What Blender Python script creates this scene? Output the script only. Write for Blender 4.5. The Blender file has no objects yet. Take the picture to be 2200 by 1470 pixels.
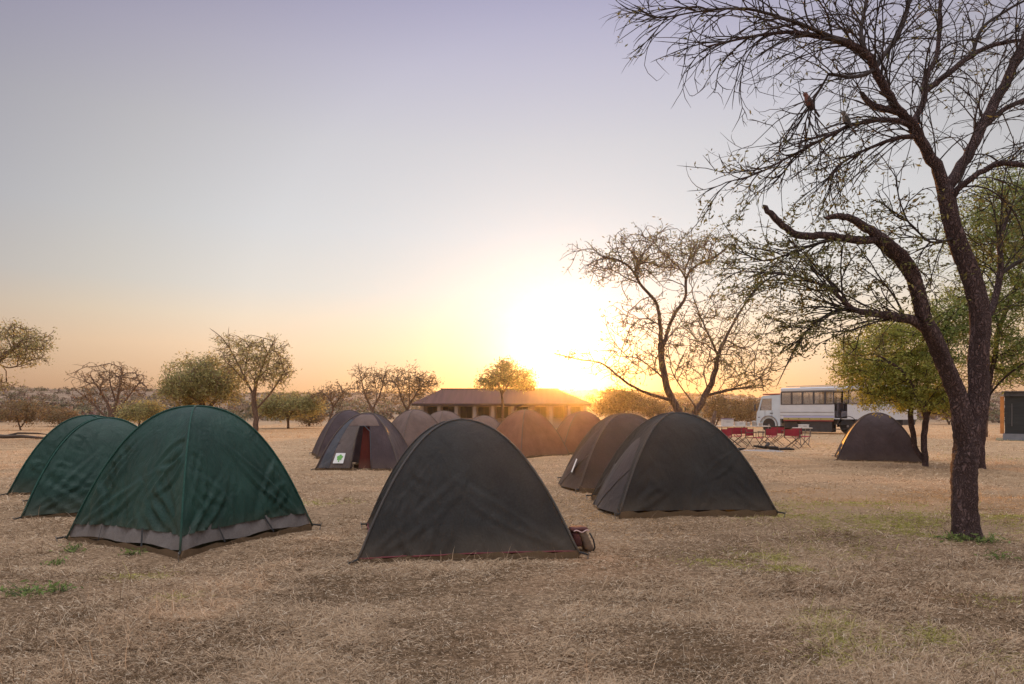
import bpy, math, random
import numpy as np
from mathutils import Vector, Matrix, noise as mnoise

# ------------------------------------------------------------------ camera, sky, sun, exposure
S = bpy.context.scene
C = S.collection
CAM_H, F, HY = 1.4, 1467.0, 885.0          # camera height (m), focal length and eye level in photo pixels
cam_d = bpy.data.cameras.new('camera')
cam_d.lens = 24.0; cam_d.sensor_width = 36.0
cam_d.shift_y = (HY - 735.0) / 2200.0
cam_d.clip_start = 0.1; cam_d.clip_end = 9000
cam = bpy.data.objects.new('camera', cam_d); C.objects.link(cam)
cam.location = (0, 0, CAM_H); cam.rotation_euler = (math.radians(90), 0, 0)
S.camera = cam

SUN_AZ = math.atan2(118, F)                 # to the right of straight ahead
SUN_EL = math.atan2(92, F)
sun_dir = Vector((math.sin(SUN_AZ) * math.cos(SUN_EL), math.cos(SUN_AZ) * math.cos(SUN_EL), math.sin(SUN_EL)))
sl = bpy.data.lights.new('sun', 'SUN'); sl.energy = 5.0; sl.angle = math.radians(0.6); sl.color = (1.0, 0.40, 0.06)
so = bpy.data.objects.new('sun', sl); C.objects.link(so)
so.rotation_euler = (-sun_dir).to_track_quat('-Z', 'Y').to_euler()

W = bpy.data.worlds.new('World'); S.world = W; W.use_nodes = True


def sky():
    nt = W.node_tree; nt.nodes.clear(); N = nt.nodes.new; L = nt.links.new
    out = N('ShaderNodeOutputWorld')
    tc = N('ShaderNodeTexCoord')
    nrm = N('ShaderNodeVectorMath'); nrm.operation = 'NORMALIZE'; L(tc.outputs['Generated'], nrm.inputs[0])
    sep = N('ShaderNodeSeparateXYZ'); L(nrm.outputs[0], sep.inputs[0])

    def M(op, a, b=None, clamp=False):
        n = N('ShaderNodeMath'); n.operation = op; n.use_clamp = clamp
        for i, v in enumerate((a, b)):
            if v is None: continue
            if isinstance(v, (int, float)): n.inputs[i].default_value = v
            else: L(v, n.inputs[i])
        return n.outputs[0]

    def ramp(fac, stops):
        r = N('ShaderNodeValToRGB'); r.color_ramp.interpolation = 'EASE' if False else 'LINEAR'
        e = r.color_ramp.elements
        while len(e) < len(stops): e.new(0.5)
        for k, (p, c) in enumerate(stops):
            e[k].position = p; e[k].color = (c[0], c[1], c[2], 1)
        L(fac, r.inputs[0]); return r.outputs[0]

    def srgb(r, g, b, k=1.0):
        f = lambda v: ((v / 255 + 0.055) / 1.055) ** 2.4 if v > 10 else v / 255 / 12.92
        return (f(r) * k, f(g) * k, f(b) * k)
    z = sep.outputs['Z']
    zz = M('MAXIMUM', z, 0.0)
    base = ramp(zz, SKY_STOPS(srgb))
    dot = N('ShaderNodeVectorMath'); dot.operation = 'DOT_PRODUCT'
    L(nrm.outputs[0], dot.inputs[0]); dot.inputs[1].default_value = GLOW_DIR
    ang = M('ARCCOSINE', M('MINIMUM', dot.outputs['Value'], 0.999999))     # radians from the glow's middle
    deg = M('MULTIPLY', ang, 57.2958)
    g_wide = M('POWER', 2.71828, M('MULTIPLY', deg, -1 / 17.0))
    q = M('DIVIDE', deg, 5.2)
    g_core = M('POWER', 2.71828, M('MULTIPLY', M('MULTIPLY', q, q), -1.0))
    warm = ramp(zz, [(0.0, (1.0, 0.42, 0.05)), (0.03, (1.0, 0.60, 0.14)), (0.052, (1.0, 0.82, 0.45)), (0.085, (1.0, 0.95, 0.86)), (0.14, (0.90, 0.98, 1.14)), (0.3, (0.90, 0.96, 1.06))])
    g_sum = M('ADD', M('MULTIPLY', g_wide, 0.35), M('MULTIPLY', g_core, 0.62))
    gl = N('ShaderNodeVectorMath'); gl.operation = 'SCALE'; L(warm, gl.inputs[0]); L(g_sum, gl.inputs['Scale'])
    fall = ramp(M('DIVIDE', deg, 180.0), [(0.0, (1, 1, 1)), (0.145, (1, 1, 1)), (0.20, (0.84, 0.83, 0.82)), (0.262, (0.62, 0.61, 0.66)), (0.42, (1.05, 1.05, 1.05)), (1.0, (1.1, 1.1, 1.1))])
    bm_ = N('ShaderNodeVectorMath'); bm_.operation = 'MULTIPLY'; L(base, bm_.inputs[0]); L(fall, bm_.inputs[1]); base = bm_.outputs[0]
    add = N('ShaderNodeVectorMath'); add.operation = 'ADD'; L(base, add.inputs[0]); L(gl.outputs[0], add.inputs[1])
    bg1 = N('ShaderNodeBackground'); L(add.outputs[0], bg1.inputs['Color']); bg1.inputs['Strength'].default_value = 1.0
    st = N('ShaderNodeTexSky'); st.sky_type = 'NISHITA'; st.sun_disc = False
    st.sun_elevation = SUN_EL; st.sun_rotation = SUN_AZ
    bg2 = N('ShaderNodeBackground'); L(st.outputs[0], bg2.inputs['Color']); bg2.inputs['Strength'].default_value = 0.015
    ad = N('ShaderNodeAddShader'); L(bg1.outputs[0], ad.inputs[0]); L(bg2.outputs[0], ad.inputs[1])
    L(ad.outputs[0], out.inputs['Surface'])


def SKY_STOPS(c):
    # sine of elevation -> colour of the air
    return [(0.00, c(184, 144, 122)), (0.045, c(216, 176, 147)), (0.09, c(232, 198, 166)), (0.13, c(226, 206, 182)), (0.17, c(212, 205, 196)), (0.25, c(202, 201, 202)),
            (0.36, c(192, 190, 195)), (0.45, c(178, 174, 192)), (0.53, c(158, 153, 184)), (0.70, c(225, 222, 235)), (1.0, c(255, 252, 255, 2.6))]


GLOW_DIR = Vector((116, F, 86)).normalized()
sky()
S.view_settings.view_transform = 'Standard'; S.view_settings.look = 'None'
S.view_settings.exposure = 0.0; S.view_settings.gamma = 1.0
S.cycles.use_denoising = True
S.cycles.max_bounces = 6; S.cycles.diffuse_bounces = 3; S.cycles.transparent_max_bounces = 24; S.cycles.volume_bounces = 0

# ------------------------------------------------------------------ helpers
rng = np.random.default_rng(7)
random.seed(7)


def P(px, py, d):
    return Vector(((px - 1100.0) / F * d, d, CAM_H - (py - HY) / F * d))


def gd(py):
    return CAM_H * F / (py - HY)


def G(px, py):
    d = gd(py); return Vector(((px - 1100.0) / F * d, d, 0))


def gz(x, y):
    x = np.asarray(x, dtype=float); y = np.asarray(y, dtype=float)
    h = 0.022 * np.sin(0.9 * x + 3.1 * y + 0.6 * np.sin(1.3 * x)) * np.sin(1.1 * x - 1.3 * y + 0.5) + 0.016 * np.sin(1.7 * x + 0.9 * y + 1.0) * np.sin(0.8 * x - 1.9 * y) + 0.010 * np.sin(3.9 * x - 2.3 * y + 2) * np.sin(2.1 * x + 4.4 * y) \
        + 0.009 * np.sin(7.1 * x + 5.0 * y) * np.sin(8.3 * y - 4.0 * x + 1)
    r = np.sqrt(x * x + y * y)
    az = np.arctan2(x, y)
    ridge = 13.4 + 0.7 * np.sin(az * 9 + 1) + 0.45 * np.sin(az * 23) + 0.3 * np.sin(az * 61 + 2) - 3.4 * np.clip((az - 0.25) / 0.1, 0, 1)
    t = np.clip((r - 75) / 345, 0, 1)
    hill = ridge * t ** 1.25 + np.where(r > 90, 1.0, 0.0) * np.clip((r - 90) / 200, 0, 1) * (0.7 * np.sin(x * 0.021 + 1) * np.sin(y * 0.017) + 0.3 * np.sin(x * 0.06) * np.sin(y * 0.05 + 2))
    return h * np.clip(1.2 - r / 60, 0, 1) + hill


def gz1(x, y):
    return float(gz(x, y))


class MB:
    def __init__(s):
        s.v = []; s.f = []

    def add(s, vs, fs):
        b = len(s.v); s.v += [tuple(v) for v in vs]; s.f += [tuple(i + b for i in f) for f in fs]; return s

    def box(s, lo, hi, bev=0.0):
        x0, y0, z0 = lo; x1, y1, z1 = hi
        if bev <= 0:
            s.add([(x0, y0, z0), (x1, y0, z0), (x1, y1, z0), (x0, y1, z0), (x0, y0, z1), (x1, y0, z1), (x1, y1, z1), (x0, y1, z1)],
                  [(0, 3, 2, 1), (4, 5, 6, 7), (0, 1, 5, 4), (1, 2, 6, 5), (2, 3, 7, 6), (3, 0, 4, 7)])
        else:
            b = bev
            def ring(z, i):
                return [(x0 + b + i, y0 + i, z), (x1 - b - i, y0 + i, z), (x1 - i, y0 + b + i, z), (x1 - i, y1 - b - i, z), (x1 - b - i, y1 - i, z), (x0 + b + i, y1 - i, z), (x0 + i, y1 - b - i, z), (x0 + i, y0 + b + i, z)]
            vs = ring(z0, b) + ring(z0 + b, 0) + ring(z1 - b, 0) + ring(z1, b)
            fs = [tuple(range(7, -1, -1)), tuple(range(24, 32))]
            for k in range(3):
                for i in range(8):
                    j = (i + 1) % 8; fs.append((k * 8 + i, k * 8 + j, k * 8 + 8 + j, k * 8 + 8 + i))
            s.add(vs, fs)
        return s

    def tube(s, pts, rad, n=8, cap=True):
        pts = [Vector(p) for p in pts]
        if not hasattr(rad, '__len__'): rad = [rad] * len(pts)
        vs = []; up = None
        for i, p in enumerate(pts):
            t = (pts[min(i + 1, len(pts) - 1)] - pts[max(i - 1, 0)]).normalized()
            if up is None:
                up = t.orthogonal().normalized()
            else:
                up = (up - t * up.dot(t));
                up = up.normalized() if up.length > 1e-6 else t.orthogonal().normalized()
            w = t.cross(up)
            for k in range(n):
                a = 2 * math.pi * k / n
                vs.append(p + (up * math.cos(a) + w * math.sin(a)) * rad[i])
        fs = []
        for i in range(len(pts) - 1):
            for k in range(n):
                j = (k + 1) % n; fs.append((i * n + k, i * n + j, i * n + n + j, i * n + n + k))
        if cap:
            fs.append(tuple(range(n - 1, -1, -1))); m = (len(pts) - 1) * n; fs.append(tuple(range(m, m + n)))
        return s.add(vs, fs)

    def disc(s, c, axis, r, th, n=20):
        c = Vector(c); a = Vector(axis).normalized()
        return s.tube([c - a * th / 2, c + a * th / 2], r, n)

    def lathe(s, prof, c=(0, 0, 0), n=20, axis='z'):
        vs = []
        for r, z in prof:
            for k in range(n):
                a = 2 * math.pi * k / n
                q = (r * math.cos(a), r * math.sin(a), z)
                if axis == 'y': q = (q[0], q[2], q[1])
                if axis == 'x': q = (q[2], q[0], q[1])
                vs.append((c[0] + q[0], c[1] + q[1], c[2] + q[2]))
        fs = []
        for i in range(len(prof) - 1):
            for k in range(n):
                j = (k + 1) % n; fs.append((i * n + k, i * n + j, i * n + n + j, i * n + n + k))
        fs.append(tuple(range(n))); fs.append(tuple(range((len(prof) - 1) * n, len(prof) * n)))
        return s.add(vs, fs)

    def build(s, name, mat, parent=None, smooth=False, recalc=True):
        me = bpy.data.meshes.new(name); me.from_pydata(s.v, [], s.f)
        if recalc:
            import bmesh
            bm = bmesh.new(); bm.from_mesh(me); bmesh.ops.recalc_face_normals(bm, faces=bm.faces); bm.to_mesh(me); bm.free()
        if smooth: me.polygons.foreach_set('use_smooth', [True] * len(me.polygons))
        me.materials.append(mat); me.update()
        o = bpy.data.objects.new(name, me); C.objects.link(o)
        if parent is not None: o.parent = parent
        return o


def np_mesh(name, verts, loops, sizes, mat, parent=None, col=None, smooth=False):
    me = bpy.data.meshes.new(name)
    me.vertices.add(len(verts)); me.vertices.foreach_set('co', np.ascontiguousarray(verts, dtype=np.float32).ravel())
    me.loops.add(len(loops)); me.loops.foreach_set('vertex_index', np.ascontiguousarray(loops, dtype=np.int32))
    me.polygons.add(len(sizes))
    st = np.concatenate(([0], np.cumsum(sizes)[:-1])).astype(np.int32)
    me.polygons.foreach_set('loop_start', st)
    try: me.polygons.foreach_set('loop_total', np.asarray(sizes, dtype=np.int32))
    except Exception: pass
    if smooth: me.polygons.foreach_set('use_smooth', np.ones(len(sizes), dtype=bool))
    if col is not None:
        a = me.color_attributes.new('col', 'FLOAT_COLOR', 'POINT')
        c4 = np.ones((len(verts), 4), dtype=np.float32); c4[:, :3] = col
        a.data.foreach_set('color', c4.ravel())
    me.materials.append(mat); me.update(calc_edges=True); me.validate()
    o = bpy.data.objects.new(name, me); C.objects.link(o)
    if parent is not None: o.parent = parent
    return o


def tag(o, label, cat, group=None, kind=None):
    if label: o['label'] = label
    if cat: o['category'] = cat
    if group: o['group'] = group
    if kind: o['kind'] = kind
    return o


def thing(name, loc, label, cat, rz=0.0, group=None):
    o = bpy.data.objects.new(name, None); C.objects.link(o); o.empty_display_size = 0.2
    o.location = loc; o.rotation_euler = (0, 0, rz)
    return tag(o, label, cat, group)


def dup(root, loc, rz, label):
    def cp(o, par):
        c = o.copy(); C.objects.link(c)
        if par is not None: c.parent = par
        for ch in list(o.children): cp(ch, c)
        return c
    r = cp(root, None); r.location = loc; r.rotation_euler = (0, 0, rz); r['label'] = label
    return r


# ------------------------------------------------------------------ materials
def mat(name, col, rough=0.7, var=0.0, vscale=3.0, bump=0.0, bscale=20.0, col2=None, metal=0.0, stretch=(1, 1, 1), sheen=0.0, spec=0.5, detail=5):
    m = bpy.data.materials.new(name); m.use_nodes = True
    nt = m.node_tree; b = nt.nodes['Principled BSDF']; N = nt.nodes.new; L = nt.links.new
    b.inputs['Base Color'].default_value = (*col, 1); b.inputs['Roughness'].default_value = rough; b.inputs['Metallic'].default_value = metal
    b.inputs['Specular IOR Level'].default_value = spec
    if sheen: b.inputs['Sheen Weight'].default_value = sheen
    tc = N('ShaderNodeTexCoord'); mp = N('ShaderNodeMapping'); mp.inputs['Scale'].default_value = stretch
    L(tc.outputs['Object'], mp.inputs['Vector'])
    if var > 0 or col2:
        n = N('ShaderNodeTexNoise'); n.inputs['Scale'].default_value = vscale; n.inputs['Detail'].default_value = detail
        L(mp.outputs[0], n.inputs['Vector'])
        r = N('ShaderNodeValToRGB'); e = r.color_ramp.elements; e[0].position = 0.32; e[1].position = 0.68
        c2 = col2 or tuple(min(1, c * (1 + var)) for c in col)
        c1 = col if col2 else tuple(c * (1 - var) for c in col)
        e[0].color = (*c1, 1); e[1].color = (*c2, 1)
        L(n.outputs['Fac'], r.inputs[0]); L(r.outputs[0], b.inputs['Base Color'])
    if bump > 0:
        n = N('ShaderNodeTexNoise'); n.inputs['Scale'].default_value = bscale; n.inputs['Detail'].default_value = 4
        L(mp.outputs[0], n.inputs['Vector'])
        bp = N('ShaderNodeBump'); bp.inputs['Strength'].default_value = bump; bp.inputs['Distance'].default_value = 0.02
        L(n.outputs['Fac'], bp.inputs['Height']); L(bp.outputs[0], b.inputs['Normal'])
    return m


def leaf_mat(name, col, trans=0.35, rough=0.6):
    m = bpy.data.materials.new(name); m.use_nodes = True
    nt = m.node_tree; nt.nodes.clear(); N = nt.nodes.new; L = nt.links.new
    out = N('ShaderNodeOutputMaterial'); at = N('ShaderNodeVertexColor'); at.layer_name = 'col'
    mul = N('ShaderNodeVectorMath'); mul.operation = 'MULTIPLY'; L(at.outputs['Color'], mul.inputs[0]); mul.inputs[1].default_value = col
    d = N('ShaderNodeBsdfDiffuse'); t = N('ShaderNodeBsdfTranslucent'); mx = N('ShaderNodeMixShader'); mx.inputs[0].default_value = trans
    L(mul.outputs[0], d.inputs['Color']); L(mul.outputs[0], t.inputs['Color'])
    L(d.outputs[0], mx.inputs[1]); L(t.outputs[0], mx.inputs[2]); L(mx.outputs[0], out.inputs['Surface'])
    return m


def glass_mat(name, tint=(0.88, 0.90, 0.92), refl=0.42):
    m = bpy.data.materials.new(name); m.use_nodes = True
    nt = m.node_tree; nt.nodes.clear(); N = nt.nodes.new; L = nt.links.new
    out = N('ShaderNodeOutputMaterial'); t = N('ShaderNodeBsdfTransparent'); t.inputs['Color'].default_value = (*tint, 1)
    g = N('ShaderNodeBsdfGlossy'); g.inputs['Roughness'].default_value = 0.03; g.inputs['Color'].default_value = (0.9, 0.9, 0.9, 1)
    mx = N('ShaderNodeMixShader'); mx.inputs[0].default_value = refl
    L(t.outputs[0], mx.inputs[1]); L(g.outputs[0], mx.inputs[2]); L(mx.outputs[0], out.inputs['Surface'])
    return m


def bark(name, dark, light, sc, dist):
    m = bpy.data.materials.new(name); m.use_nodes = True
    nt = m.node_tree; b = nt.nodes['Principled BSDF']; N = nt.nodes.new; L = nt.links.new
    b.inputs['Roughness'].default_value = 0.92; b.inputs['Specular IOR Level'].default_value = 0.15
    tc = N('ShaderNodeTexCoord'); n0 = N('ShaderNodeTexNoise'); n0.inputs['Scale'].default_value = sc * 0.8; n0.inputs['Detail'].default_value = 3
    L(tc.outputs['Object'], n0.inputs['Vector'])
    ad = N('ShaderNodeMix'); ad.data_type = 'RGBA'; ad.blend_type = 'ADD'; ad.inputs[0].default_value = 0.12
    L(tc.outputs['Object'], ad.inputs[6]); L(n0.outputs['Color'], ad.inputs[7])
    mp = N('ShaderNodeMapping'); mp.inputs['Scale'].default_value = (1, 1, 0.11); L(ad.outputs[2], mp.inputs['Vector'])
    vo = N('ShaderNodeTexVoronoi'); vo.feature = 'DISTANCE_TO_EDGE'; vo.inputs['Scale'].default_value = sc * 2.2; L(mp.outputs[0], vo.inputs['Vector'])
    r = N('ShaderNodeValToRGB'); e = r.color_ramp.elements; e[0].position = 0.0; e[1].position = 0.28; e[0].color = (0, 0, 0, 1); e[1].color = (1, 1, 1, 1); L(vo.outputs['Distance'], r.inputs[0])
    n2 = N('ShaderNodeTexNoise'); n2.inputs['Scale'].default_value = sc * 5; n2.inputs['Detail'].default_value = 5; L(mp.outputs[0], n2.inputs['Vector'])
    mu = N('ShaderNodeMath'); mu.operation = 'MULTIPLY_ADD'; L(n2.outputs['Fac'], mu.inputs[0]); mu.inputs[1].default_value = 0.7; L(r.outputs[0], mu.inputs[2])
    mx = N('ShaderNodeMix'); mx.data_type = 'RGBA'; mx.inputs[6].default_value = (*dark, 1); mx.inputs[7].default_value = (*light, 1)
    h = N('ShaderNodeMath'); h.operation = 'MULTIPLY'; L(mu.outputs[0], h.inputs[0]); h.inputs[1].default_value = 0.62; h.use_clamp = True
    L(h.outputs[0], mx.inputs[0]); L(mx.outputs[2], b.inputs['Base Color'])
    bp = N('ShaderNodeBump'); bp.inputs['Strength'].default_value = 1.0; bp.inputs['Distance'].default_value = dist
    L(mu.outputs[0], bp.inputs['Height']); L(bp.outputs[0], b.inputs['Normal'])
    return m


M_bark = bark('dark_bark', (0.045, 0.031, 0.032), (0.215, 0.145, 0.135), 17, 0.025)
M_bark2 = bark('grey_bark', (0.11, 0.074, 0.056), (0.30, 0.20, 0.145), 6, 0.04)
M_twig = mat('twig', (0.055, 0.043, 0.040), 0.9, var=0.3, vscale=4, spec=0.2)
M_twig2 = mat('pale_twig', (0.21, 0.145, 0.10), 0.9, var=0.3, vscale=2, spec=0.2)  # lightened so the twigs carry the backlit haze in their colour
M_leaf_olive = leaf_mat('olive_leaves', (0.36, 0.33, 0.15), 0.5)
M_leaf_bright = leaf_mat('yellow_green_leaves', (0.36, 0.37, 0.10), 0.5)
M_leaf_gold = leaf_mat('golden_green_leaves', (0.29, 0.27, 0.125), 0.5)
M_leaf_thorn = leaf_mat('thorn_tree_leaves', (0.19, 0.185, 0.075))
M_leaf_green = leaf_mat("green_leaves", (0.23, 0.29, 0.10), 0.45)
M_leaf_dry = leaf_mat('dry_leaves', (0.26, 0.19, 0.10))
M_scrub = leaf_mat('scrub_leaves', (0.20, 0.165, 0.13), 0.2)

# ------------------------------------------------------------------ ground
def ground_material():
    m = bpy.data.materials.new('dry_ground'); m.use_nodes = True
    nt = m.node_tree; b = nt.nodes['Principled BSDF']; N = nt.nodes.new; L = nt.links.new
    b.inputs['Roughness'].default_value = 0.95; b.inputs['Specular IOR Level'].default_value = 0.15
    tc = N('ShaderNodeTexCoord')

    def noise(scale, detail=5, st=(1, 1, 1), rough=0.6):
        mp = N('ShaderNodeMapping'); mp.inputs['Scale'].default_value = st; L(tc.outputs['Object'], mp.inputs['Vector'])
        n = N('ShaderNodeTexNoise'); n.inputs['Scale'].default_value = scale; n.inputs['Detail'].default_value = detail; n.inputs['Roughness'].default_value = rough
        L(mp.outputs[0], n.inputs['Vector']); return n.outputs['Fac']

    def ramp(f, a, ca, bpos, cb):
        r = N('ShaderNodeValToRGB'); e = r.color_ramp.elements
        e[0].position = a; e[0].color = (*ca, 1); e[1].position = bpos; e[1].color = (*cb, 1); L(f, r.inputs[0]); return r.outputs[0]

    def mix(f, a, c, mode='MIX'):
        x = N('ShaderNodeMix'); x.data_type = 'RGBA'; x.blend_type = mode
        if isinstance(f, float): x.inputs[0].default_value = f
        else: L(f, x.inputs[0])
        L(a, x.inputs[6]); L(c, x.inputs[7]); return x.outputs[2]
    straw = ramp(noise(34, 6, (0.6, 1.4, 1)), 0.36, (0.13, 0.092, 0.062), 0.68, (0.42, 0.325, 0.225))
    big = ramp(noise(0.35, 4), 0.38, (0.80, 0.72, 0.62), 0.66, (1.15, 1.05, 0.95))
    c1 = mix(1.0, straw, big, 'MULTIPLY')
    orange = ramp(noise(0.22, 3, (1, 1, 1)), 0.50, (0, 0, 0), 0.64, (1, 1, 1))
    oc = ramp(noise(20, 4), 0.35, (0.28, 0.16, 0.085), 0.68, (0.50, 0.32, 0.19))
    c2 = mix(orange, c1, oc)
    ln = N('ShaderNodeVectorMath'); ln.operation = 'LENGTH'; L(tc.outputs['Object'], ln.inputs[0])
    mr = N('ShaderNodeMapRange'); mr.inputs[1].default_value = 6; mr.inputs[2].default_value = 24; mr.inputs[4].default_value = 0.8; L(ln.outputs['Value'], mr.inputs[0])
    fld = ramp(noise(1.1, 6, (0.5, 1.5, 1)), 0.32, (0.35, 0.225, 0.12), 0.70, (0.58, 0.40, 0.235))
    c3 = mix(mr.outputs[0], c2, fld)
    mr2 = N('ShaderNodeMapRange'); mr2.inputs[1].default_value = 70; mr2.inputs[2].default_value = 120; mr2.inputs[4].default_value = 0.9; L(ln.outputs['Value'], mr2.inputs[0])
    slope = ramp(noise(0.09, 7), 0.36, (0.13, 0.095, 0.072), 0.66, (0.34, 0.25, 0.18))
    c4 = mix(mr2.outputs[0], c3, slope)
    L(c4, b.inputs['Base Color'])
    bp = N('ShaderNodeBump'); bp.inputs['Strength'].default_value = 0.9; bp.inputs['Distance'].default_value = 0.03
    L(noise(26, 7, (0.6, 1.4, 1), 0.7), bp.inputs['Height']); L(bp.outputs[0], b.inputs['Normal'])
    return m


def build_ground():
    rs = np.concatenate((np.linspace(0.25, 3, 8), np.geomspace(3.2, 60, 190), np.geomspace(62, 3200, 110)))
    na = 720
    az = np.linspace(-math.pi, math.pi, na, endpoint=False)
    R, A = np.meshgrid(rs, az, indexing='ij')
    X = R * np.sin(A); Y = R * np.cos(A); Z = gz(X, Y)
    v = np.stack((X, Y, Z), -1).reshape(-1, 3)
    v = np.vstack((v, [[0, 0, gz1(0, 0)]]))
    i = np.arange(len(rs) - 1)[:, None] * na; k = np.arange(na)[None, :]; k2 = (k + 1) % na
    q = np.stack((i + k, i + k2, i + na + k2, i + na + k), -1).reshape(-1, 4)[:, ::-1]
    c = len(v) - 1
    tri = np.stack((np.full(na, c), np.arange(na), (np.arange(na) + 1) % na), -1)[:, ::-1]
    loops = np.concatenate((q.ravel(), tri.ravel())); sizes = np.concatenate((np.full(len(q), 4), np.full(len(tri), 3)))
    o = np_mesh('ground', v, loops, sizes, ground_material(), smooth=True)
    tag(o, None, None, kind='structure')


build_ground()

# ------------------------------------------------------------------ tents
TENTS = []                                   # (cx, cy, half) footprints kept free of grass


def fabric(name, col, rough=0.6, var=0.18, bump=0.6, spec=0.14):
    m = bpy.data.materials.new(name); m.use_nodes = True
    nt = m.node_tree; b = nt.nodes['Principled BSDF']; N = nt.nodes.new; L = nt.links.new
    b.inputs['Roughness'].default_value = rough; b.inputs['Specular IOR Level'].default_value = spec
    tc = N('ShaderNodeTexCoord')
    n1 = N('ShaderNodeTexNoise'); n1.inputs['Scale'].default_value = 2.6; n1.inputs['Detail'].default_value = 6; L(tc.outputs['Object'], n1.inputs['Vector'])
    r = N('ShaderNodeValToRGB'); e = r.color_ramp.elements; e[0].position = 0.3; e[1].position = 0.72
    e[0].color = (*[c * (1 - var) for c in col], 1); e[1].color = (*[c * (1 + var) for c in col], 1)
    L(n1.outputs['Fac'], r.inputs[0])
    n3 = N('ShaderNodeTexNoise'); n3.inputs['Scale'].default_value = 60; n3.inputs['Detail'].default_value = 3; L(tc.outputs['Object'], n3.inputs['Vector'])
    r3 = N('ShaderNodeValToRGB'); e = r3.color_ramp.elements; e[0].position = 0.3; e[1].position = 0.7; e[0].color = (0.86, 0.86, 0.86, 1); e[1].color = (1.1, 1.1, 1.1, 1)
    L(n3.outputs['Fac'], r3.inputs[0])
    # dusty hem: dry earth rubbed into the cloth close to the ground
    sp = N('ShaderNodeSeparateXYZ'); L(tc.outputs['Object'], sp.inputs[0])
    mr = N('ShaderNodeMapRange'); mr.inputs[1].default_value = 0.0; mr.inputs[2].default_value = 0.32; mr.inputs[3].default_value = 0.55; mr.inputs[4].default_value = 0.0
    L(sp.outputs['Z'], mr.inputs[0])
    mm = N('ShaderNodeMath'); mm.operation = 'MULTIPLY'; L(mr.outputs[0], mm.inputs[0]); L(n1.outputs['Fac'], mm.inputs[1])
    mx = N('ShaderNodeMix'); mx.data_type = 'RGBA'; mx.blend_type = 'MULTIPLY'; mx.inputs[0].default_value = 1.0
    L(r.outputs[0], mx.inputs[6]); L(r3.outputs[0], mx.inputs[7])
    md = N('ShaderNodeMix'); md.data_type = 'RGBA'; L(mm.outputs[0], md.inputs[0]); L(mx.outputs[2], md.inputs[6]); md.inputs[7].default_value = (0.2, 0.15, 0.1, 1)
    L(md.outputs[2], b.inputs['Base Color'])
    n2 = N('ShaderNodeTexNoise'); n2.inputs['Scale'].default_value = 4.5; n2.inputs['Detail'].default_value = 6; n2.inputs['Roughness'].default_value = 0.55; n2.inputs['Distortion'].default_value = 0.6
    mp = N('ShaderNodeMapping'); mp.inputs['Scale'].default_value = (1.5, 1.5, 0.5); L(tc.outputs['Object'], mp.inputs['Vector']); L(mp.outputs[0], n2.inputs['Vector'])
    bp = N('ShaderNodeBump'); bp.inputs['Strength'].default_value = bump; bp.inputs['Distance'].default_value = 0.05
    L(n2.outputs['Fac'], bp.inputs['Height']); L(bp.outputs[0], b.inputs['Normal'])
    # thin cloth lets some light through
    tr = N('ShaderNodeBsdfTranslucent'); ms = N('ShaderNodeMixShader'); ms.inputs[0].default_value = 0.16
    hs = N('ShaderNodeHueSaturation'); hs.inputs['Value'].default_value = 1.8; L(md.outputs[2], hs.inputs['Color']); L(hs.outputs[0], tr.inputs['Color'])
    L(b.outputs[0], ms.inputs[1]); L(tr.outputs[0], ms.inputs[2]); L(ms.outputs[0], nt.nodes['Material Output'].inputs['Surface'])
    return m


M_green = fabric('green_flysheet', (0.021, 0.057, 0.043), 0.45, 0.22, 0.6, 0.22)
M_charcoal = fabric('charcoal_flysheet', (0.039, 0.038, 0.036), 0.62)
M_brown = fabric('brown_flysheet', (0.080, 0.056, 0.046), 0.6)
M_tan = fabric('faded_tan_flysheet', (0.19, 0.135, 0.115), 0.7)
M_greyfab = fabric('grey_inner_fabric', (0.20, 0.185, 0.18), 0.7)
M_purple = fabric('purple_grey_flysheet', (0.085, 0.062, 0.066), 0.6)
M_slate = fabric('slate_fabric', (0.10, 0.105, 0.12), 0.6)
M_taupe = fabric('taupe_fabric', (0.16, 0.13, 0.12), 0.7)
M_porch = fabric('dark_porch_fabric', (0.075, 0.066, 0.066), 0.6)
M_sunglow = fabric('sunglow_orange_flysheet', (0.24, 0.115, 0.075), 0.7)  # orange glow of the low sun mixed into the cloth colour
M_khaki = fabric('khaki_groundsheet', (0.20, 0.14, 0.085), 0.8)
M_darkred = fabric('dark_red_lining', (0.10, 0.020, 0.014), 0.7)
M_seam_g = fabric('green_seam', (0.028, 0.085, 0.066), 0.5)
M_seam_d = fabric('dark_seam', (0.10, 0.092, 0.086), 0.6)
M_seam_b = fabric('brown_seam', (0.15, 0.12, 0.10), 0.6)
M_black = mat('black_webbing', (0.02, 0.02, 0.02), 0.8)
M_steel = mat('steel_peg', (0.35, 0.34, 0.33), 0.4, metal=0.9)
M_white = mat('white_print', (0.8, 0.8, 0.78), 0.6)
M_logo = mat('green_print', (0.16, 0.45, 0.10), 0.6)
M_red_hem = mat('red_tape', (0.16, 0.03, 0.035), 0.7)


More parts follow.
